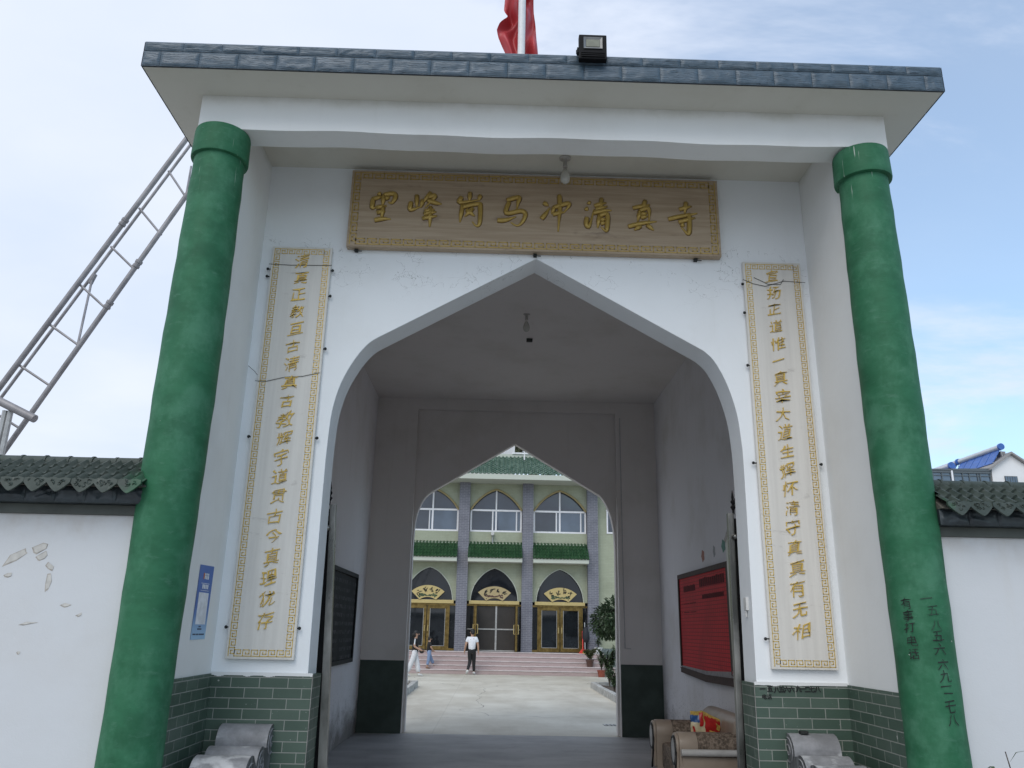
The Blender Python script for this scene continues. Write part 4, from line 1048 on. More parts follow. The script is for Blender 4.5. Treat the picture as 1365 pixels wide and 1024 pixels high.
# ------------------------------------------------------------------ sofa and bag
so = thing('sofa', 'beige two-seat sofa with rolled patterned arms against the right passage wall', 'sofa', (2.1, 3.3, 0))
def sofa_arm(y0, y1, near):
    yc = (y0 + y1) / 2; w = (y1 - y0) / 2
    sec = []
    for k in range(17):                                             # rolled top, swelling out over the side
        a = R(-35 + 250 * k / 16); sec.append((yc + w * math.cos(a), 0.505 + 0.125 * math.sin(a)))
    sec += [(y0 + .035, 0.10), (y1 - .035, 0.10)]
    arm = MB(); arm.prism(sec, 'x', 1.69, 1.885); arm.prism([(yc + (p[0] - yc) * .93, .5 + (p[1] - .5) * .93) for p in sec], 'x', 1.66, 1.69)
    a_ = arm.build('armrest', M['leather'], so, smooth=True, bevel=0.012)
    f = MB(); f.prism([(p[0], p[1]) for p in sec], 'x', 1.886, 2.42); f.build('fabric_cover', M['fabric'], a_, smooth=True)
    d = MB(); d.lathe([(0.0, 0), (0.088, 0), (0.088, 0.012), (0.0, 0.016)], (0, 0, 0), 24)
    d.v = [(1.659 - v[2], yc + v[0], 0.45 + v[1] * 1.35) for v in d.v]; d.build('end_disc', M['disc'], a_)
    rg = MB(); rg.tube([(1.655, yc + .098 * math.cos(R(10 * k)), 0.45 + .134 * math.sin(R(10 * k))) for k in range(37)], 0.013, 6)
    rg.tube([(1.655, yc - .10, .42), (1.652, yc - .085, .30), (1.652, yc - .02, .17), (1.655, yc + .02, .11)], 0.012, 6); rg.build('end_trim', M['black_trim'], a_, smooth='all')
    if near:
        tb = MB(); tb.tube([(1.70, y0 - .012, .445), (2.42, y0 - .012, .445)], 0.034, 12); tb.build('side_rail', M['white_tube'], a_, smooth=True)
        sp = MB(); sp.box(1.72, 2.42, y0 + .012, y0 + .034, 0.09, .40); sp.build('side_panel', M['leather'], a_)
    lg = MB()
sofa_arm(2.52, 2.79, True); sofa_arm(3.72, 3.99, False)
m = MB(); m.box(1.74, 2.42, 2.80, 3.71, 0.12, 0.40); m.build('seat', M['fabric'], so, bevel=0.04, smooth=True)
bk = MB()
bk.prism([(2.30, .30), (2.27, .62), (2.29, .74), (2.36, .79), (2.46, .78), (2.50, .72), (2.52, .10), (2.34, .10)], 'y', 2.60, 3.92); bk.build('backrest', M['leather'], so, bevel=0.03, smooth=True)
for y in (2.62, 3.88):
    for x in (1.76, 2.38):
        m = MB(); m.lathe([(0.03, 0), (0.035, .12)], (x, y, 0), 10); m.build('leg', M['black_trim'], so)
sb = thing('snack_bag', 'crumpled red and yellow foil snack bag standing on the sofa', 'snack bag', (2.10, 3.1, 0.4))
def bag_fn(u, v, s):
    x = 1.93 + 0.34 * u; z = 0.40 + 0.40 * v - 0.16 * max(0, u - .45) * v
    bul = 0.055 * math.sin(math.pi * u) ** .6 * math.sin(math.pi * min(1, v * .9 + .08)) ** .7
    y = 3.02 + s * bul + 0.012 * noise.noise(Vector((u * 7, v * 7, s))) + 0.05 * u
    return (x + .012 * noise.noise(Vector((v * 9, 2, s))), y, z + .012 * noise.noise(Vector((u * 11, 5, 0))))
for mat, ua, ub, va, vb, nm in (('snack_cream', 0, .45, 0, .72, 'front_panel'), ('snack_red', .45, 1, 0, .93, 'red_panel'), ('snack_yellow', 0, .2, .0, .3, None), ('snack_blue', 0, .3, .72, .9, 'blue_band'), ('snack_yellow', .0, 1, .9, 1.0, 'top_seal')):
    if nm is None: continue
    m = MB()
    for s in (-1, 1): m.grid(lambda u, v, s=s: bag_fn(ua + (ub - ua) * u, va + (vb - va) * v, s), 10, 12)
    m.build(nm, M[mat], sb, smooth='all')
m = MB(); r2 = random.Random(2)
for s in (-1,):
    m.grid(lambda u, v: tuple(a + b_ for a, b_ in zip(bag_fn(.30 + .15 * u, .72 + .18 * v, -1), (0, 0, 0))), 5, 5)
    for (ua, ub, va, vb) in ((.02, .4, .0, .25), (.58, .78, .38, .56), (.56, .82, .08, .2), (.84, .97, .62, .8)):
        m.grid(lambda u, v: tuple(a + b_ for a, b_ in zip(bag_fn(ua + (ub - ua) * u, va + (vb - va) * v, -1), (0, -.003, 0))), 5, 5)
m.build('yellow_print', M['snack_yellow'], sb, smooth='all')
m = MB()
for (ua, ub, va, vb) in ((.28, .40, .62, .97), (.06, .12, .45, .62)):
    m.grid(lambda u, v: tuple(a + b_ for a, b_ in zip(bag_fn(ua + (ub - ua) * u, va + (vb - va) * v, -1), (0, -.005, 0))), 5, 5)
m.build('red_print', M['snack_red'], sb, smooth='all')
# ------------------------------------------------------------------ the hall across the courtyard
FY = 27.5; PZ = 0.77
hall = thing('prayer_hall', 'two-storey pale green hall with pointed windows, green tiled awnings and pink granite steps', 'hall', (0, 27.5, 0))
BAYS = [(-4.00, -1.76), (-1.31, 0.91), (1.36, 3.63)]
def pointed(a0, a1, zb, za, kind):
    h = (a1 - a0) / 2; c = (a0 + a1) / 2
    prof = [(0, 0), (.06, .28), (.22, .55), (.52, .81), (.80, .945), (1, 1)] if kind == 'low' else [(0, 0), (.20, .34), (.47, .66), (.76, .885), (1, 1)]
    q = arch_curve(prof, 4)
    return [(a0 + h * u, zb + (za - zb) * v) for u, v in q] + [(a1 - h * u, zb + (za - zb) * v) for u, v in reversed(q[:-1])]
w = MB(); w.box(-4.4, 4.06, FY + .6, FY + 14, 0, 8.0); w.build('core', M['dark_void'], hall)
for i, (x0, x1) in enumerate(BAYS):
    c = (x0 + x1) / 2
    low = pointed(c - 0.985, c + 0.985, 2.72, 4.05, 'low')
    up = pointed(x0 + .03, x1 - .03, 6.44, 7.32, 'up')
    wl2 = MB()
    wl2.prism([(x0, 2.72)] + low + [(x1, 2.72), (x1, 4.32), (x0, 4.32)], 'y', FY, FY + .2)
    wl2.box(x0, x1, FY, FY + .2, 4.321, 5.53)
    wl2.prism([(x0, 6.44)] + up + [(x1, 6.44), (x1, 7.60), (x0, 7.60)], 'y', FY, FY + .2)
    wb = wl2.build('bay_wall', M['facade_green'], hall)
    tr = MB(); tr.tube([(a, FY - .015, z) for a, z in up], 0.045, 6); tr.build('arch_trim', M['trim_gold'], wb)
    tr = MB(); tr.tube([(a, FY - .008, z) for a, z in low], 0.022, 6); tr.build('arch_trim', M['pale_band'], wb)
    # upper window
    fr = MB(); y0, y1 = FY + .05, FY + .11
    xa, xb = x0 + .02, x1 - .02
    fr.box(xa, xb, y0, y1, 5.535, 5.60); fr.box(xa, xb, y0, y1, 6.40, 6.475); fr.box(xa, xa + .07, y0, y1, 5.60, 6.40); fr.box(xb - .07, xb, y0, y1, 5.60, 6.40)
    fr.box(c - .035, c + .035, y0 + .004, y1, 5.60, 6.40); fr.box(c - .03, c + .03, y0 + .004, y1, 6.475, 7.28)
    for q in ((c - .17, c - .115), (xb - .25, xb - .20)) if i else ((c - .15, c - .11),): fr.box(*q, y0 + .015, y1, 5.60, 6.40)
    win = fr.build('window', M['pvc'], hall)
    gl = MB(); gl.box(xa, xb, y1 + .01, y1 + .02, 6.44, 7.32); gl.build('pane', M['glass'], win)
    gl = MB(); gl.box(xa + .05, c - .10, y1 - .012, y1 - .002, 5.59, 6.41); gl.build('pane', M['glass'], win)
    gl = MB(); gl.box(c - .10, xb - .05, y1 - .03, y1 - .02, 5.59, 6.41); gl.build('pane', M['glass2'], win)
    # transom glass over the doors
    gl = MB(); gl.box(c - 1.0, c + 1.0, FY + .12, FY + .14, 2.70, 4.08); tg = gl.build('transom_pane', M['transom_glass'], hall)
    bm_ = MB(); bm_.box(c - 1.03, c + 1.03, FY - .06, FY + .19, 2.60, 2.735); bm_.build('transom_beam', M['brass_pale'], tg, bevel=0.008)
    # awning
    aw = MB(); aw.box(x0 + .002, x1 - .002, 26.80, FY - .002, 4.25, 4.425)
    ab = aw.build('awning', M['pale_band'], hall)
    tl = MB(); nu = int((x1 - x0) / .14 * 10)
    for r_ in range(5):
        za, zb = 4.43 + .13 * r_, 4.43 + .13 * (r_ + 1.15); ya, yb = 26.76 + .138 * r_, 26.76 + .138 * (r_ + 1.15)
        def fn(u, v):
            x = x0 - .01 + (x1 - x0 + .02) * u; s = math.sin(2 * math.pi * x / .14); h = .035 * abs(s) ** .7 * (1 if s > 0 else -.25) + .022 * (1 - v)
            return (x, ya + (yb - ya) * v - h * .7, za + (zb - za) * v + h * .7)
        tl.grid(fn, nu, 2)
        tl.grid(lambda u, v: tuple(a + b_ for a, b_ in zip(fn(u, 0), (0, .02 * (1 - v), -.04 * (1 - v)))), nu, 1)
    tl.build('awning_tiles', M['glazed'], ab, smooth=True)
    cr_ = MB()
    x = x0 + .03
    while x < x1 - .03: cr_.lathe([(.0, 0), (.045, .0), (.05, .025), (.03, .045), (.0, .05)], (x, FY - .06, 5.02), 8); x += .14
    cr_.box(x0, x1, FY - .09, FY - .002, 4.98, 5.03); cr_.build('awning_crest', M['pale_band'], ab)
    # doors
    gl = MB(); gl.box(x0, x1, FY + .13, FY + .15, PZ, 2.62); gl.build('door_glass', M['dark_glass'], hall)
    if i != 1:
        cd = (2.51 if i == 2 else -2.93); hw = .865
        for s_ in (-1, 1):
            lf = MB(); a, b_ = sorted((cd + s_ * .015, cd + s_ * hw))
            lf.box(a, a + .11, FY + .05, FY + .11, PZ + .02, 2.52); lf.box(b_ - .11, b_, FY + .05, FY + .11, PZ + .02, 2.52)
            lf.box(a + .11, b_ - .11, FY + .05, FY + .11, PZ + .02, PZ + .17); lf.box(a + .11, b_ - .11, FY + .05, FY + .11, 2.40, 2.52)
            dl = lf.build('door_leaf', M['brass'], hall, bevel=0.006)
            hd = MB(); hd.tube([(cd + s_ * .07, FY + .05, 1.72), (cd + s_ * .07, FY - .01, 1.72), (cd + s_ * .07, FY - .01, 1.52), (cd + s_ * .07, FY + .05, 1.52)], .018, 6); hd.build('handle', M['brass_pale'], dl)
            ed = MB()
            for xx in (a + .112, b_ - .128): ed.box(xx, xx + .016, FY + .045, FY + .06, PZ + .17, 2.40)
            ed.box(a + .112, b_ - .112, FY + .045, FY + .06, PZ + .17, PZ + .186); ed.build('inner_trim', M['aluminium'], dl)
        fr = MB(); fr.box(x0 + .002, x1 - .002, FY + .02, FY + .12, 2.522, 2.598); fr.box(x0 + .002, cd - hw - .02, FY + .04, FY + .11, PZ, PZ + .09); fr.box(cd + hw + .02, x1 - .002, FY + .04, FY + .11, PZ, PZ + .09)
        fr.box(cd - hw - .06, cd - hw - .005, FY + .03, FY + .12, PZ, 2.52); fr.box(cd + hw + .005, cd + hw + .06, FY + .03, FY + .12, PZ, 2.52)
        fr.build('door_frame', M['brass'], hall)
    else:
        sc_ = MB(); sc_.box(-.86, .66, FY + .06, FY + .075, PZ + .01, 2.55); sc = sc_.build('screen_door', M['mesh_screen'], hall)
        al = MB(); al.box(-.135, -.065, FY + .035, FY + .058, PZ + .01, 2.55)
        for a, b_ in ((-.86, -.14), (-.06, .66)): al.box(a, b_, FY + .035, FY + .058, 1.60, 1.65); al.box(a, b_, FY + .035, FY + .058, PZ + .01, PZ + .05)
        for a, b_ in ((-1.29, -.96), (.78, .89)): al.box(a, b_, FY + .06, FY + .08, 1.60, 1.64)
        al.build('screen_frame', M['aluminium'], sc)
        for xx in (-.92, .70):
            lf = MB(); lf.box(xx - .03, xx + .03, FY - .75, FY + .02, PZ + .02, 2.54); dl = lf.build('door_leaf', M['brass'], hall, bevel=0.006)
            hd = MB()
            for s_ in (-1, 1): hd.tube([(xx + s_ * .03, FY - .66, 1.80), (xx + s_ * .09, FY - .66, 1.80), (xx + s_ * .09, FY - .66, 1.45), (xx + s_ * .03, FY - .66, 1.45)], .02, 6)
            hd.build('handle', M['brass_pale'], dl)
        fr = MB(); fr.box(x0 + .002, x1 - .002, FY + .02, FY + .12, 2.53, 2.598); fr.box(-1.02, -.95, FY + .02, FY + .12, PZ, 2.53); fr.box(.73, .78, FY + .02, FY + .12, PZ, 2.53); fr.build('door_frame', M['brass'], hall)
for x0, x1 in ((-4.45, -4.0), (-1.76, -1.31), (.91, 1.36), (3.63, 4.07)):
    MB().box(x0, x1, FY - .28, FY + .3, PZ - .01, 7.57).build('brick_pilaster', M['facade_grey'], hall)
# eaves, roof, roof-top
ev = MB(); ev.prism([(26.3, 7.56), (26.3, 7.765), (26.42, 7.77), (28.9, 7.77), (28.9, 7.56)], 'x', -5.3, 4.9); ev.build('eave', M['pale_band'], hall)
tl = MB(); nrow = 9; nu = int(10.0 / .17 * 8)
for r_ in range(nrow):
    za, zb = 7.80 + 1.15 * r_ / nrow, 7.80 + 1.15 * (r_ + 1.1) / nrow; ya, yb = 26.36 + 2.05 * r_ / nrow, 26.36 + 2.05 * (r_ + 1.1) / nrow
    def fn2(u, v):
        x = -5.25 + 10.1 * u; s = math.sin(2 * math.pi * (x + .08 * (r_ % 2) * 0) / .17); h = .045 * (s if s > -.3 else -.3) + .035 * (1 - v)
        return (x, ya + (yb - ya) * v - h * .5, za + (zb - za) * v + h * .85)
    tl.grid(fn2, nu, 2); tl.grid(lambda u, v: tuple(a + b_ for a, b_ in zip(fn2(u, 0), (0, .02 * (1 - v), -.05 * (1 - v)))), nu, 1)
tl.build('roof_tiles', M['glazed2'], hall, smooth=True)
m = MB(); m.box(-5.3, 4.9, 28.35, 28.6, 8.6, 9.06); m.build('parapet', M['pale_band'], hall)
m = MB(); m.box(.45, 3.4, 28.30, 28.62, 9.061, 9.13); m.box(.95, 1.0, 28.0, 28.05, 8.7, 9.2); m.build('parapet_cap', M['white_metal'], hall)
bo = MB(); bo.box(-4.0, .56, 30.0, 33.0, 8.0, 11.2); x = -4.0
while x < .55: bo.box(x, x + .035, 29.97, 30.0, 9.0, 11.2); x += .16
bo.box(.50, .60, 29.95, 30.05, 8.0, 11.2); bo.box(.6, 4, 30.0, 30.1, 10.35, 10.6)
bo.build('rooftop_booth', M['booth_white'], hall)
# wings
def wing(x0, x1, win):
    m = MB(); m.box(x0, x1, FY, FY + 8, .96, 8.6); wg = m.build('wing_wall', M['facade_green'], hall)
    m = MB(); m.box(x0, x1, FY - .06, FY + 8, 0, .959); m.build('wing_plinth', M['facade_teal'], wg)
    if win:
        m = MB(); xa, xb = 4.47, 6.5
        m.box(xa, xb, FY - .03, FY, 5.56, 5.62); m.box(xa, xb, FY - .03, FY, 6.44, 6.5); m.box(xa, xa + .06, FY - .03, FY, 5.62, 6.44); m.box(xb - .06, xb, FY - .03, FY, 5.62, 6.44); m.box(5.45, 5.52, FY - .03, FY, 5.62, 6.44)
        up = pointed(xa, xb, 6.5, 7.3, 'up'); m.tube([(a, FY - .01, z) for a, z in up], .04, 6)
        wn_ = m.build('window', M['pvc'], wg)
        m = MB(); m.box(xa + .05, xb - .05, FY - .015, FY - .005, 5.6, 6.46); m.prism(up, 'y', FY - .012, FY - .004); m.build('pane', M['glass'], wn_)
wing(4.071, 9.5, True); wing(-10, -4.451, False)
# steps
st = MB(); ns = MB()
for k in range(5):
    y = 25.4 + .32 * k; z0, z1 = .154 * k, .154 * (k + 1)
    xr = 4.55 - .09 * k
    st.box(-6.6, xr, y, 27.499, z0 + (0.0 if k == 0 else .0005), z1 - .024)
    ns.box(-6.61, xr + .012, y - .022, 27.498 if k == 4 else y + .36, z1 - .0235, z1)
sp = st.build('steps', M['granite'], hall)
ns.build('step_nosing', M['nosing'], sp, bevel=0.004)
cam_ = thing('security_camera', 'small white security camera on the hall wall above the middle awning', 'security camera', (-.33, 27.4, 5.4))
m = MB(); m.tube([(-.33, 27.20, 5.43), (-.33, 27.42, 5.47)], .07, 10); m.build('camera_body', M['cctv_white'], cam_)
m = MB(); m.tube([(-.33, 27.46, 5.03), (-.33, 27.46, 5.45)], .025, 6); m.ball((-.33, 27.3, 5.37), .06, seg=8, rings=6); m.build('bracket', M['aluminium'], cam_)

# fan plaques standing on the transom beams
def fan(c, mat, seed, label):
    t_ = thing('fan_plaque', label, 'plaque', (c, 27.42, 2.74), 'golden fan plaques over the hall doors')
    def P(a, r_): return (c + r_ * math.sin(R(a)), 2.28 + r_ * math.cos(R(a)) * 1.0)
    N = 18; A = 41
    out = [P(-A + 2 * A * k / N, 1.03) for k in range(N + 1)]; inn = [P(A * .92 - 2 * A * .92 * k / N, .56) for k in range(N + 1)]
    inn = [(p[0], max(p[1], 2.742)) for p in inn]
    m = MB(); m.prism([(p[0], p[1] * 1.0 ) for p in out] + inn, 'y', 27.40, 27.43); m.build('fan_leaf', mat, t_)
    r2 = random.Random(seed); m = MB()
    def brush(x, z, s):
        for _ in range(6):
            x0_, z0_ = x + r2.uniform(-.5, .3) * s, z + r2.uniform(-.5, .5) * s
            a = r2.choice([0.15, .2, 1.5, -1.0, .9]); L = s * r2.uniform(.35, .9)
            m.tube([(x0_, 27.397, z0_), (x0_ + math.cos(a) * L * .5, 27.397, z0_ + math.sin(a) * L * .5 + .008), (x0_ + math.cos(a) * L, 27.397, z0_ + math.sin(a) * L)], [.016, .02, .009], 6)
    for k in range(4): a = -27 + 18 * k; p = P(a, .84); brush(p[0], p[1], .15)
    m.build('brush_writing', M['ink'], t_)
    m = MB()
    for k in range(70):
        a = r2.uniform(-34, 34); p = P(a, .60 + .10 * abs(a) / 34 * r2.random()); zz = max(2.75, p[1]) + r2.uniform(0, .12) * (abs(a) / 34) + .01
        m.ball((p[0], 27.398, zz), (r2.uniform(.02, .05), .006, r2.uniform(.012, .03)), seg=6, rings=4)
    m.build('painted_landscape', M['pot_brown'] if seed == 2 else M['leaf_dark'], t_)
fan(-2.91, M['brass_pale'], 1, 'golden fan plaque with dark green landscape over the left hall door')
fan(-.19, M['tan_gold'], 2, 'duller tan fan plaque over the open middle hall door')
fan(2.51, M['brass_pale'], 3, 'golden fan plaque with bold black brushwork over the right hall door')

# ------------------------------------------------------------------ courtyard planters, pots, plants
def kerb(x_in, y0, y1, turn, label):
    t_ = thing('planter_kerb', label, 'planter', (x_in, y1, 0), 'whitewashed planter kerbs')
    m = MB(); y = y0; k = 0; s = 1 if turn > 0 else -1
    def br(xa, xb, ya, yb):
        j = rnd.uniform(-.008, .008); m.box(xa + j, xb + j, ya, yb, -.01, .165 + rnd.uniform(-.008, .008))
    while y < y1 - .05: br(*sorted((x_in, x_in + s * .13)), y, min(y + .235, y1)); y += .245
    x = x_in + s * .02
    for q in range(14): br(*sorted((x, x + s * .235)), y1 + .006, y1 + .135); x += s * .245
    m.build('kerb_bricks', M['kerb_white'], t_, bevel=.01)
    m = MB()
    def fn(u, v): return (x_in + s * (.10 + 3.3 * u), y0 + (y1 - y0 + .05) * v, .07 + .05 * noise.noise(Vector((u * 9, v * 12, 0))))
    m.grid(fn, 14, 24); m.build('soil', M['soil'], t_)
    return t_
kerb(2.73, 9.6, 19.0, 1, 'whitewashed brick kerb of the planting bed on the right of the courtyard')
kerb(-2.36, 12.0, 18.3, -1, 'whitewashed brick kerb of the planting bed on the left of the courtyard')
def crown(m, c, rad, n, w, l, seed, lumps=9, gap=.25):
    r2 = random.Random(seed)
    cs = []
    for k in range(lumps):
        v = Vector((r2.gauss(0, 1), r2.gauss(0, 1), r2.gauss(0, 1))).normalized() * r2.uniform(.35, .75)
        cs.append((Vector((c[0] + v.x * rad[0], c[1] + v.y * rad[1], c[2] + v.z * rad[2])), r2.uniform(.32, .5)))
    for k in range(n):
        o, s = r2.choice(cs)
        v = Vector((r2.gauss(0, 1), r2.gauss(0, 1), r2.gauss(0, 1))).normalized()
        p = o + Vector((v.x * rad[0], v.y * rad[1], v.z * rad[2])) * s * r2.uniform(.55, 1.05)
        d = (v + Vector((r2.uniform(-.7, .7), r2.uniform(-.7, .7), r2.uniform(-.6, .3)))).normalized()
        q = r2.uniform(.7, 1.3); m.leaf(p, d, w * q, l * q)
    return cs
def tree(x, y, h_trunk, c, rad, n, label, mat, leaf=(.05, .13), seed=1, r0=.07):
    t_ = thing('broadleaf_tree', label, 'tree', (x, y, 0))
    m = MB(); cs = crown(m, c, rad, n, *leaf, seed); m.noflip = True; m.build('crown', mat, t_)
    tr = MB(); tr.tube([(x, y, 0), (x + .02, y, h_trunk * .5), (c[0], c[1], h_trunk), (c[0], c[1], c[2] + rad[2] * .4)], [r0, r0 * .85, r0 * .65, r0 * .2], 8)
    for o, s in cs: tr.tube([(c[0], c[1], h_trunk * .95), tuple((Vector((c[0], c[1], h_trunk)) + o) / 2 + Vector((0, 0, .1))), tuple(o)], [r0 * .5, r0 * .35, r0 * .12], 6)
    tr.build('trunk', M['bark'], t_, smooth='all'); return t_
tree(4.30, 21.3, .75, (4.42, 21.3, 1.85), (1.25, 1.0, 1.18), 12000, 'dense dark green tree in the right planting bed beside the hall', M['leaf_dark'], (.060, .13), 5)
tree(1.9, 36.5, 7.5, (1.9, 36.5, 11.5), (2.2, 1.6, 2.4), 3000, 'tree standing behind the hall, glimpsed over its roof', M['leaf_olive'], (.12, .28), 9, .16)
def shrub(x, y, h, r_, n, label, mat, seed, leaf=(.03, .12), stems=7, z0=.06, pot=None, cat='plant', name='leafy_shrub', group=None):
    t_ = thing(name, label, cat, (x, y, z0), group); r2 = random.Random(seed)
    zb = z0
    if pot:
        pm, pr_, ph = pot
        m = MB(); m.lathe([(pr_ * .72, 0), (pr_ * .95, ph * .82), (pr_ * 1.05, ph * .84), (pr_ * 1.05, ph), (pr_ * .92, ph), (pr_ * .9, ph * .88), (0, ph * .88)], (x, y, z0), 16); m.build('pot', pm, t_, smooth=True)
        m = MB(); m.lathe([(0, 0), (pr_ * .89, 0), (0, .012)], (x, y, z0 + ph * .885), 12); m.build('soil', M['soil'], t_); zb = z0 + ph * .88
    m = MB(); lf = MB(); lf.noflip = True
    for k in range(stems):
        a = r2.uniform(0, 6.28); sp_ = r_ * r2.uniform(.3, 1); hh = h * r2.uniform(.65, 1)
        p0 = Vector((x, y, zb)); p2 = Vector((x + math.cos(a) * sp_, y + math.sin(a) * sp_, zb + hh)); p1 = (p0 + p2) / 2 + Vector((-math.cos(a) * sp_ * .2, -math.sin(a) * sp_ * .2, hh * .08))
        m.tube([p0, p1, p2], [.008, .006, .003], 5)
        for q in range(n // stems):
            u = r2.uniform(.25, 1); p = p0.lerp(p1, u * 2) if u < .5 else p1.lerp(p2, u * 2 - 1)
            d = Vector((r2.uniform(-1, 1), r2.uniform(-1, 1), r2.uniform(-.1, .9))); s = r2.uniform(.6, 1.2)
            lf.leaf(p, d, leaf[0] * s, leaf[1] * s, droop=.3)
    m.build('stems', M['bark'], t_); lf.build('leaves', mat, t_); return t_
shrub(3.22, 18.45, 1.18, .42, 1300, 'tall leafy shrub at the corner of the right planting bed', M['leaf_mid'], 21, (.045, .15), 14)
shrub(3.06, 16.4, .70, .30, 600, 'low sparse shrub half hidden by the right end of the rear arch', M['leaf_mid'], 22, (.035, .13), 7)
PG = 'potted plants on the right of the hall steps'
shrub(3.98, 26.85, .42, .14, 120, 'spiky plant in a white pot at the top of the hall steps', M['leaf_dark'], 31, (.03, .22), 9, PZ, (M['pot_white'], .16, .24), 'potted plant', 'potted_plant', PG)
shrub(3.52, 25.90, .42, .26, 520, 'bushy olive plant in a dark brown pot on the hall steps', M['leaf_olive'], 32, (.05, .13), 16, .309, (M['pot_brown'], .15, .27), 'potted plant', 'potted_plant', PG)
shrub(3.86, 25.12, .60, .24, 560, 'feathery plant in a red clay pot on the ground by the steps', M['leaf_mid'], 33, (.028, .11), 18, 0.0, (M['terracotta'], .16, .24), 'potted plant', 'potted_plant', PG)
shrub(2.86, -1.36, 1.06, .17, 150, 'long-leaved green plant at the foot of the right boundary wall', M['leaf_mid'], 34, (.022, .20), 9, -.01)
dg_ = thing('drain_grate', 'small striped drain grate in the courtyard paving by the right pier', 'drain', (1.98, 9.25, 0))
m = MB(); m.box(1.80, 2.20, 9.12, 9.34, -.006, -.0005); m.build('pit', M['grate_dark'], dg_)
m = MB()
for k in range(6): x = 1.81 + .068 * k; m.prism([(x, 9.12), (x + .04, 9.12), (x + .02, 9.34), (x - .02, 9.34)], 'z', -.004, .004)
m.build('bars', M['kerb_white'], dg_)

# broom set and folded umbrella leaning at the right door
bp = thing('dustpan', 'red and yellow long-handled dustpan and brush beside the right hall door', 'dustpan', (3.42, 26.95, PZ))
m = MB(); m.prism([(3.20, PZ + .002), (3.64, PZ + .002), (3.60, PZ + .05), (3.54, PZ + .15), (3.30, PZ + .15), (3.24, PZ + .05)], 'y', 26.82, 27.0); m.build('pan', M['broom_red'], bp, bevel=.008)
m = MB(); m.box(3.35, 3.49, 26.805, 26.819, PZ + .01, PZ + .08); m.build('pan_label', M['broom_yellow'], bp)
m = MB(); m.tube([(3.37, 26.95, PZ + .14), (3.375, 27.1, 1.62)], .022, 8); m.build('handle', M['broom_red'], bp)
m = MB(); m.tube([(3.46, 26.95, PZ + .14), (3.47, 27.15, 1.95)], .018, 8); m.build('brush_handle', M['aluminium'], bp)
um = thing('umbrella', 'folded black umbrella leaning on the brick pilaster beside the red dustpan', 'umbrella', (3.52, 27.12, PZ))
m = MB(); m.lathe([(.01, .70), (.10, .76), (.155, .92), (.14, 1.12), (.10, 1.28), (.03, 1.36)], (3.50, 27.08, PZ - .34), 12); m.build('canopy', M['umbrella_cloth'], um, smooth=True)
m = MB(); m.tube([(3.56, 27.12, PZ), (3.50, 27.08, PZ + .4), (3.49, 27.06, 2.05)], .014, 6); m.build('shaft', M['umbrella_cloth'], um)

# ------------------------------------------------------------------ people
def skin_obj(name, nodes, edges, root, mat, parent, loc, sub=1, extra=None):
    names = list(nodes); me = bpy.data.meshes.new(name)
    me.from_pydata([nodes[n][0] for n in names], [(names.index(a), names.index(b_)) for a, b_ in edges], [])
    ob = bpy.data.objects.new(name, me); COL.objects.link(ob)
    ob.modifiers.new('s', 'SKIN').use_smooth_shade = True
    for i, n in enumerate(names):
        sv = me.skin_vertices[0].data[i]; r_ = nodes[n][1]; sv.radius = (r_, r_) if not isinstance(r_, tuple) else r_; sv.use_root = (n == root)
    if sub:
        ss = ob.modifiers.new('u', 'SUBSURF'); ss.levels = ss.render_levels = sub
    dg = bpy.context.evaluated_depsgraph_get(); dg.update()
    ev_ = ob.evaluated_get(dg); m2 = bpy.data.meshes.new_from_object(ev_)
    vs = [tuple(v.co) for v in m2.vertices]; fs = [tuple(p.vertices) for p in m2.polygons]
    bpy.data.objects.remove(ob); bpy.data.meshes.remove(me); bpy.data.meshes.remove(m2)
    mb = MB(); mb.add(vs, fs)
    if extra: extra(mb)
    return mb.build(name, mat, parent, loc=loc, smooth='all')
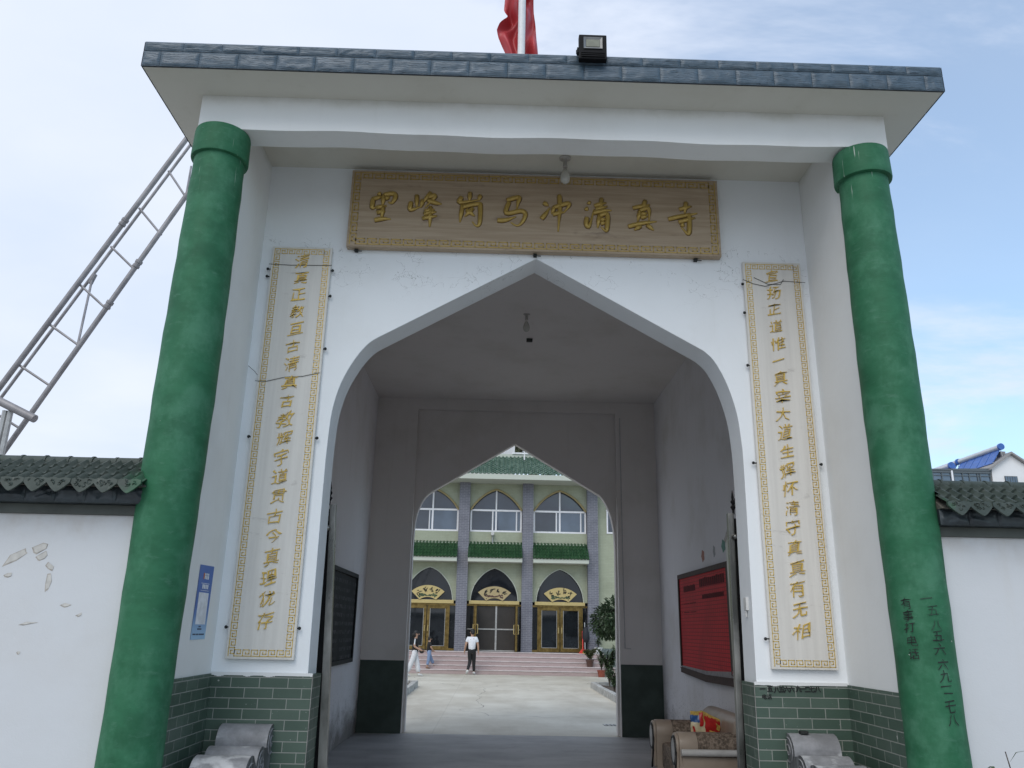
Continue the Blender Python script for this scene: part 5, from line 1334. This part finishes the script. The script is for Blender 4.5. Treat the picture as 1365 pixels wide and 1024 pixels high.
def person(label, loc, heading, h, J, wear, hair_len=0.0, bag=False):
    """J: joints in body space (x to the person's right, y forward, z up), as fractions of the height"""
    ca, sa = math.cos(R(heading)), math.sin(R(heading))             # heading 0 faces +y, 90 faces -x
    def W(p): x, y, z = (c * h for c in p); return (loc[0] + x * ca - y * sa, loc[1] + x * sa + y * ca, loc[2] + z)
    t_ = thing('person', label, 'person', loc)
    nodes = {k: (W(v[0]), tuple(q * h for q in v[1]) if isinstance(v[1], tuple) else v[1] * h) for k, v in J.items() if k != '_face'}
    E = [('pelvis', 'waist'), ('waist', 'chest'), ('chest', 'neck'), ('neck', 'jaw'), ('jaw', 'head'), ('head', 'crown')]
    for s in 'LR': E += [('chest', 'sh' + s), ('sh' + s, 'el' + s), ('el' + s, 'wr' + s), ('wr' + s, 'pa' + s), ('pelvis', 'hi' + s), ('hi' + s, 'kn' + s), ('kn' + s, 'an' + s), ('an' + s, 'to' + s)]
    hd = Vector(J['head'][0]); face = Vector(J['_face'][0]) if '_face' in J else Vector((0, 1, 0))
    side = Vector((face.y, -face.x, 0))
    def feat(mb):
        mb.ball(W(hd + face * .062 + Vector((0, 0, -.012))), .012 * h, seg=6, rings=4)
        for s in (-1, 1): mb.ball(W(hd + side * .047 * s + Vector((0, 0, -.01))), .014 * h, seg=6, rings=4)
        for s in 'LR':                                              # five fingers closing off each palm
            p = Vector(J['pa' + s][0]); d = (p - Vector(J['wr' + s][0])).normalized(); f = Vector((0, 1, 0))
            for k in range(4):
                o = p + f * (.012 * (k - 1.5)); L = (.034, .042, .040, .030)[k]
                mb.tube([W(o), W(o + d * L * .55), W(o + d * L * .85 + Vector((-.010 if s == 'R' else .010, 0, 0)))], [.0055 * h, .005 * h, .004 * h], 5)
            o = p - d * .012 + f * .02; mb.tube([W(o), W(o + d * .02 + f * .014), W(o + d * .034 + f * .012)], [.006 * h, .0055 * h, .0045 * h], 5)
    skin_obj('body', nodes, E, 'pelvis', M['skin'], t_, loc, 1, feat)
    m = MB()
    for s in (-1, 1): m.ball(W(hd + face * .052 + side * .02 * s + Vector((0, 0, .006))), .006 * h, seg=6, rings=4)
    m.build('eyes', M['ink'], t_)
    def hp(v): return W(hd + Vector(v))
    m = MB(); m.ball(W(hd - face * .010 + Vector((0, 0, .020))), (.057 * h, .057 * h, .054 * h), seg=14, rings=10)
    m.ball(W(hd - face * .028 + Vector((0, 0, -.012 - hair_len * .2))), (.048 * h, .048 * h, (.045 + hair_len) * h), seg=12, rings=8)
    if hair_len: m.tube([W(hd - face * .05 + Vector((0, 0, .02))), W(hd - face * .085 + Vector((0, 0, -.01))), W(hd - face * .08 + Vector((0, 0, -.10)))], [.024 * h, .024 * h, .010 * h], 7)
    m.build('hair', M['hair'], t_, smooth='all')
    def G(k, r_): return (W(J[k][0]), r_ * h)
    def mid(a, b_, f): return W(Vector(J[a][0]).lerp(Vector(J[b_][0]), f))
    fl = wear['shirt_r']; low = wear.get('hem', .5)
    N = {'hem': (W(Vector(J['pelvis'][0]) + Vector((0, 0, low - J['pelvis'][0][2]))), (fl[0] * h, fl[1] * h)), 'waist': (W(J['waist'][0]), (fl[0] * .96 * h, fl[1] * h)), 'chest': (W(J['chest'][0]), (fl[0] * 1.1 * h, fl[1] * 1.22 * h)), 'nk': (W(Vector(J['neck'][0]) + Vector((0, 0, -.022))), .040 * h)}
    E2 = [('hem', 'waist'), ('waist', 'chest'), ('chest', 'nk')]
    for s in 'LR':
        N['s' + s] = (W(J['sh' + s][0]), .043 * h); N['c' + s] = (mid('sh' + s, 'el' + s, wear.get('sleeve', .72)), .040 * h); E2 += [('chest', 's' + s), ('s' + s, 'c' + s)]
    skin_obj('shirt', N, E2, 'hem', wear['shirt'], t_, loc)
    tr = wear['leg_r']; N = {'p': (W(J['pelvis'][0]), (.078 * h, .062 * h)), 'b': (W(Vector(J['pelvis'][0]) + Vector((0, 0, .085))), (.076 * h, .060 * h))}; E2 = [('p', 'b')]
    for s in 'LR':
        N['h' + s] = (W(J['hi' + s][0]), tr[0] * h); N['k' + s] = (W(J['kn' + s][0]), tr[1] * h); N['a' + s] = (mid('kn' + s, 'an' + s, wear.get('leg_len', .95)), tr[2] * h); E2 += [('p', 'h' + s), ('h' + s, 'k' + s), ('k' + s, 'a' + s)]
    skin_obj('trousers', N, E2, 'p', wear['trousers'], t_, loc)
    for s in 'LR':
        a, b_ = Vector(J['an' + s][0]), Vector(J['to' + s][0]); m = MB(); d = (b_ - a)
        m.tube([W(a - d * .35 + Vector((0, 0, -.006))), W(a + Vector((0, 0, -.004))), W(a + d * .6 + Vector((0, 0, -.002))), W(b_ + d * .25)], [.024 * h, .032 * h, .028 * h, .016 * h], 10, flat=.85)
        m.build('shoe', wear['shoe'], t_, smooth='all')
    if wear.get('stripe'):
        m = MB(); a, b_ = Vector(J['shR'][0]), Vector(J['shR'][0]).lerp(Vector(J['elR'][0]), .7)
        m.tube([W(a + Vector((.036, 0, .022))), W(a.lerp(b_, .5) + Vector((.042, 0, 0))), W(b_ + Vector((.042, 0, 0)))], [.012 * h, .014 * h, .012 * h], 6); m.build('sleeve_stripe', M['cloth_white'], t_)
    if bag:
        p = Vector(bag); m = MB(); m.box(-.5, .5, -.5, .5, -.5, .5)
        m2 = MB(); m2.ball((0, 0, 0), (1, 1, 1), seg=12, rings=8); m2.v = [W((p.x + v[0] * .035, p.y + v[1] * .06, p.z + v[2] * .055)) for v in m2.v]; m2.build('handbag', M['bag_black'], t_, smooth='all')
    return t_
def joints(**kw):
    J = dict(pelvis=((0, 0, .52), (.070, .055)), waist=((0, 0, .61), (.062, .048)), chest=((0, 0, .735), (.080, .055)), neck=((0, .005, .845), .030),
             jaw=((0, .016, .893), .040), head=((0, .012, .932), .053), crown=((0, .006, .975), .036))
    for s, q in (('L', -1), ('R', 1)):
        J.update({'sh' + s: ((q * .098, 0, .795), .036), 'el' + s: ((q * .145, -.01, .635), .027), 'wr' + s: ((q * .150, .03, .495), .018), 'pa' + s: ((q * .148, .045, .455), .019),
                  'hi' + s: ((q * .050, 0, .500), .056), 'kn' + s: ((q * .052, .01, .280), .038), 'an' + s: ((q * .052, -.01, .045), .024), 'to' + s: ((q * .058, .075, .022), .020)})
    for k, v in kw.items(): J[k] = (v, J[k][1]) if k in J else (v, 0)
    return J
person('man in a white t-shirt and black trousers walking away towards the hall steps', (-.99, 25.02, 0), 0, 1.62,
       joints(knL=(-.035, .035, .285), anL=(-.085, -.12, .085), toL=(-.105, -.075, .030), knR=(.052, .055, .285), anR=(.060, .055, .045), toR=(.072, .135, .022),
              elL=(-.142, -.02, .645), wrL=(-.165, .03, .515), paL=(-.170, .045, .472), elR=(.140, -.015, .64), wrR=(.150, -.005, .505), paR=(.152, 0, .462), _face=(-.45, .89, 0)),
       dict(shirt=M['shirt_white'], shirt_r=(.092, .066), hem=.485, sleeve=.66, trousers=M['cloth_black'], leg_r=(.062, .046, .032), shoe=M['shoe_white']))
person('woman in a black top and wide white trousers walking right', (-2.95, 23.35, 0), -90, 1.53,
       joints(knL=(-.05, .06, .285), anL=(-.05, .10, .05), toL=(-.05, .175, .024), knR=(.05, -.07, .285), anR=(.05, -.17, .06), toR=(.05, -.10, .022),
              elR=(.150, -.01, .650), wrR=(.130, .14, .575), paR=(.115, .180, .560), elL=(-.14, .03, .645), wrL=(-.10, .15, .57), paL=(-.09, .19, .555)),
       dict(shirt=M['cloth_black'], shirt_r=(.090, .070), hem=.46, sleeve=.7, trousers=M['cloth_white'], leg_r=(.066, .062, .062), leg_len=.93, shoe=M['shoe_white'], stripe=True), hair_len=.03, bag=(.09, .16, .555))
person('small boy in a black t-shirt and short blue jeans on the lowest hall step', (-2.62, 25.60, .154), -70, 1.17,
       joints(knL=(-.055, .10, .29), anL=(-.06, .20, .10), toL=(-.065, .27, .085), knR=(.05, -.02, .28), anR=(.055, -.07, .045), toR=(.06, .01, .022),
              elR=(.150, .02, .650), wrR=(.12, .12, .55), paR=(.10, .155, .53), elL=(-.15, .02, .65), wrL=(-.10, .12, .55), paL=(-.08, .15, .535), head=(0, .012, .925), crown=(0, .006, .975)),
       dict(shirt=M['cloth_black'], shirt_r=(.098, .078), hem=.485, sleeve=.8, trousers=M['denim'], leg_r=(.070, .058, .050), leg_len=.75, shoe=M['sandal']))

# ------------------------------------------------------------------ steel mast behind the left wall
ms = thing('steel_mast', 'leaning three-rail steel pipe mast with rungs behind the left boundary wall', 'mast', (-8.2, 2.8, 0))
def line(a, b_, t_): return tuple(p + (q - p) * t_ for p, q in zip(a, b_))
A0, A1 = (-6.047, 2.6, 4.198), (-4.37, 2.6, 7.573); B0, B1 = (-6.272, 3.0, 4.162), (-4.48, 3.0, 7.759); C0, C1 = (-5.855, 2.6, 3.423), (-4.25, 2.6, 6.771)
for (a, b_, r_, t1) in ((A0, A1, .032, 1.12), (B0, B1, .019, 1.08), (C0, C1, .030, 1.16)):
    t0 = -a[2] / (b_[2] - a[2]); m = MB(); m.tube([line(a, b_, t0), line(a, b_, 0), line(a, b_, .5), line(a, b_, t1)], r_, 12); m.build('rail', M['mast_steel'], ms, smooth=True)
rg = [((-4.535, 7.116), (-4.266, 6.75)), ((-4.821, 6.576), (-4.494, 6.215)), ((-5.083, 6.037), (-4.735, 5.726)), ((-5.363, 5.511), (-5.003, 5.213)), ((-5.635, 4.993), (-5.237, 4.733)), ((-5.885, 4.472), (-5.474, 4.225)), ((-6.12, 3.93), (-5.735, 3.717))]
for k in range(1, 6): rg.append(((-6.12 - .25 * k, 3.93 - .52 * k), (-5.735 - .245 * k, 3.717 - .51 * k)))
for (a, b_) in rg:
    m = MB(); m.tube([(a[0], 2.62, a[1]), (b_[0], 2.62, b_[1])], .014, 8); m.build('rung', M['mast_steel'], ms)
m = MB()
m.tube([(-5.446, 3.0, 5.774), (-5.261, 2.62, 4.724)], .015, 8); m.tube([(-5.42, 3.0, 5.83), (-5.46, 3.0, 5.70)], .03, 8); m.build('brace', M['mast_steel'], ms); m = MB(); m.tube([(-4.426, 3.0, 7.427), (-4.266, 2.62, 6.75)], .013, 8); m.build('brace', M['mast_steel'], ms)
for (a, b_, p) in ((A0, A1, .641), (C0, C1, .547), (C0, C1, .71)):
    m = MB(); q0, q1 = line(a, b_, p - .012), line(a, b_, p + .014); m.tube([q0, line(q0, q1, .3), line(q0, q1, .32), line(q0, q1, .6), line(q0, q1, .62), q1], [.043, .043, .037, .037, .043, .043], 12); m.build('sleeve', M['mast_steel'], ms)
sd = thing('mast_trestle', 'short steel post with a thick crossbar holding the mast behind the left wall', 'stand', (-5.75, 2.4, 0))
m = MB(); m.tube([(-6.6, 2.42, 4.30), (-5.40, 2.30, 3.755)], .046, 14); m.build('crossbar', M['mast_steel'], sd, smooth=True)
for dx in (-.03, .03):
    m = MB(); m.tube([(-5.760 + dx, 2.38, 3.86), (-5.80 + dx * 2, 2.38, 0)], .030, 8); m.build('post', M['aluminium'], sd)

# ------------------------------------------------------------------ house beyond the right wall, with solar water heaters
ho = thing('village_house', 'white gabled house with glazed roof room beyond the right boundary wall', 'house', (30, 44, 0))
m = MB(); m.prism([(29.33, 0), (31.82, 0), (31.82, 11.35), (30.574, 12.25), (29.33, 11.35)], 'y', 40.0, 50.0); m.box(25.7, 29.329, 40.02, 48, 0, 10.35); m.build('wall', M['house'], ho)
m = MB()
for s in (-1, 1):
    xe = 30.574 + s * 1.48
    m.prism([(30.574, 12.26), (30.574, 12.38), (xe, 11.36), (xe, 11.22)], 'y', 39.75, 50.2)
m.build('roof', M['house_roof'], ho)
m = MB(); m.box(30.3, 30.62, 40.4, 40.8, 12.2, 12.52); m.build('chimney', M['house_roof'], ho)
m = MB(); m.box(30.04, 30.81, 39.96, 39.99, 10.47, 10.92); wq = m.build('window', M['house_frame'], ho)
m = MB()
for k in range(5): m.box(30.07 + .145 * k, 30.17 + .145 * k, 39.935, 39.957, 10.52, 10.88)
m.build('pane', M['glass2'], wq)
vr = MB()
vr.box(25.6, 29.25, 39.93, 40.0, 11.04, 11.16); vr.box(25.6, 29.25, 39.95, 40.0, 10.36, 10.42); vr.box(25.6, 29.25, 39.96, 39.99, 10.86, 10.90)
for x in (25.7, 26.25, 26.8, 26.95, 27.5, 27.9, 28.4, 28.55, 29.15): vr.box(x, x + .05, 39.955, 40.0, 10.42, 11.04)
vr.prism([(25.5, 11.17), (29.3, 11.17), (29.3, 11.35), (25.5, 11.25)], 'y', 39.9, 48); vf = vr.build('roof_room', M['house_frame'], ho)
m = MB(); m.box(25.65, 29.2, 40.01, 40.015, 10.42, 11.04); m.build('pane', M['glass2'], vf)
m = MB(); m.box(26.82, 26.92, 39.90, 39.952, 10.3, 11.2); m.build('white_post', M['pvc'], vf)
def heater(x, z, y0, y1, label, dxp, dzp, npan):
    t_ = thing('solar_heater', label, 'solar water heater', (x, y0, z - .3), 'solar water heaters on the house roof')
    m = MB(); m.tube([(x, y0 + .08, z), (x, y1, z)], .15, 14); m.build('tank', M['solar_tank'], t_, smooth=True)
    m = MB(); m.tube([(x, y0 - .05, z), (x, y0 + .08, z)], .20, 14); m.build('end_cap', M['solar_blue'], t_)
    m = MB(); n = npan
    for k in range(n):
        a = y0 + .12 + (y1 - y0 - .15) * k / n; b_ = a + (y1 - y0) / n - .10
        m.add([(x, a, z - .10), (x, b_, z - .10), (x - dxp, b_, z - dzp), (x - dxp, a, z - dzp), (x + .03, a, z - .13), (x + .03, b_, z - .13), (x - dxp + .03, b_, z - dzp - .03), (x - dxp + .03, a, z - dzp - .03)], [(0, 1, 2, 3), (7, 6, 5, 4), (0, 3, 7, 4), (1, 5, 6, 2), (3, 2, 6, 7), (0, 4, 5, 1)])
    m.build('collector', M['solar_blue'], t_)
    m = MB()
    for k in range(n + 1):
        a = y0 + .1 + (y1 - y0 - .1) * k / n; m.tube([(x, a, z + .17), (x, a, z - .1), (x + .1, a, z - .75)], .02, 5); m.tube([(x - dxp, a, z - dzp), (x + .05, a, z - .75)], .015, 5)
    m.build('stand', M['aluminium'], t_)
heater(30.14, 12.72, 40.0, 44.4, 'long white solar water heater with blue collectors nearest the gable', .62, 1.0, 5)
heater(30.14, 12.72, 44.6, 48.2, 'white solar water heater at the far end of the roof', .62, 1.0, 4)
heater(26.95, 11.50, 40.0, 44.0, 'low solar water heater with blue end cap on the glazed roof room', .5, .3, 4)
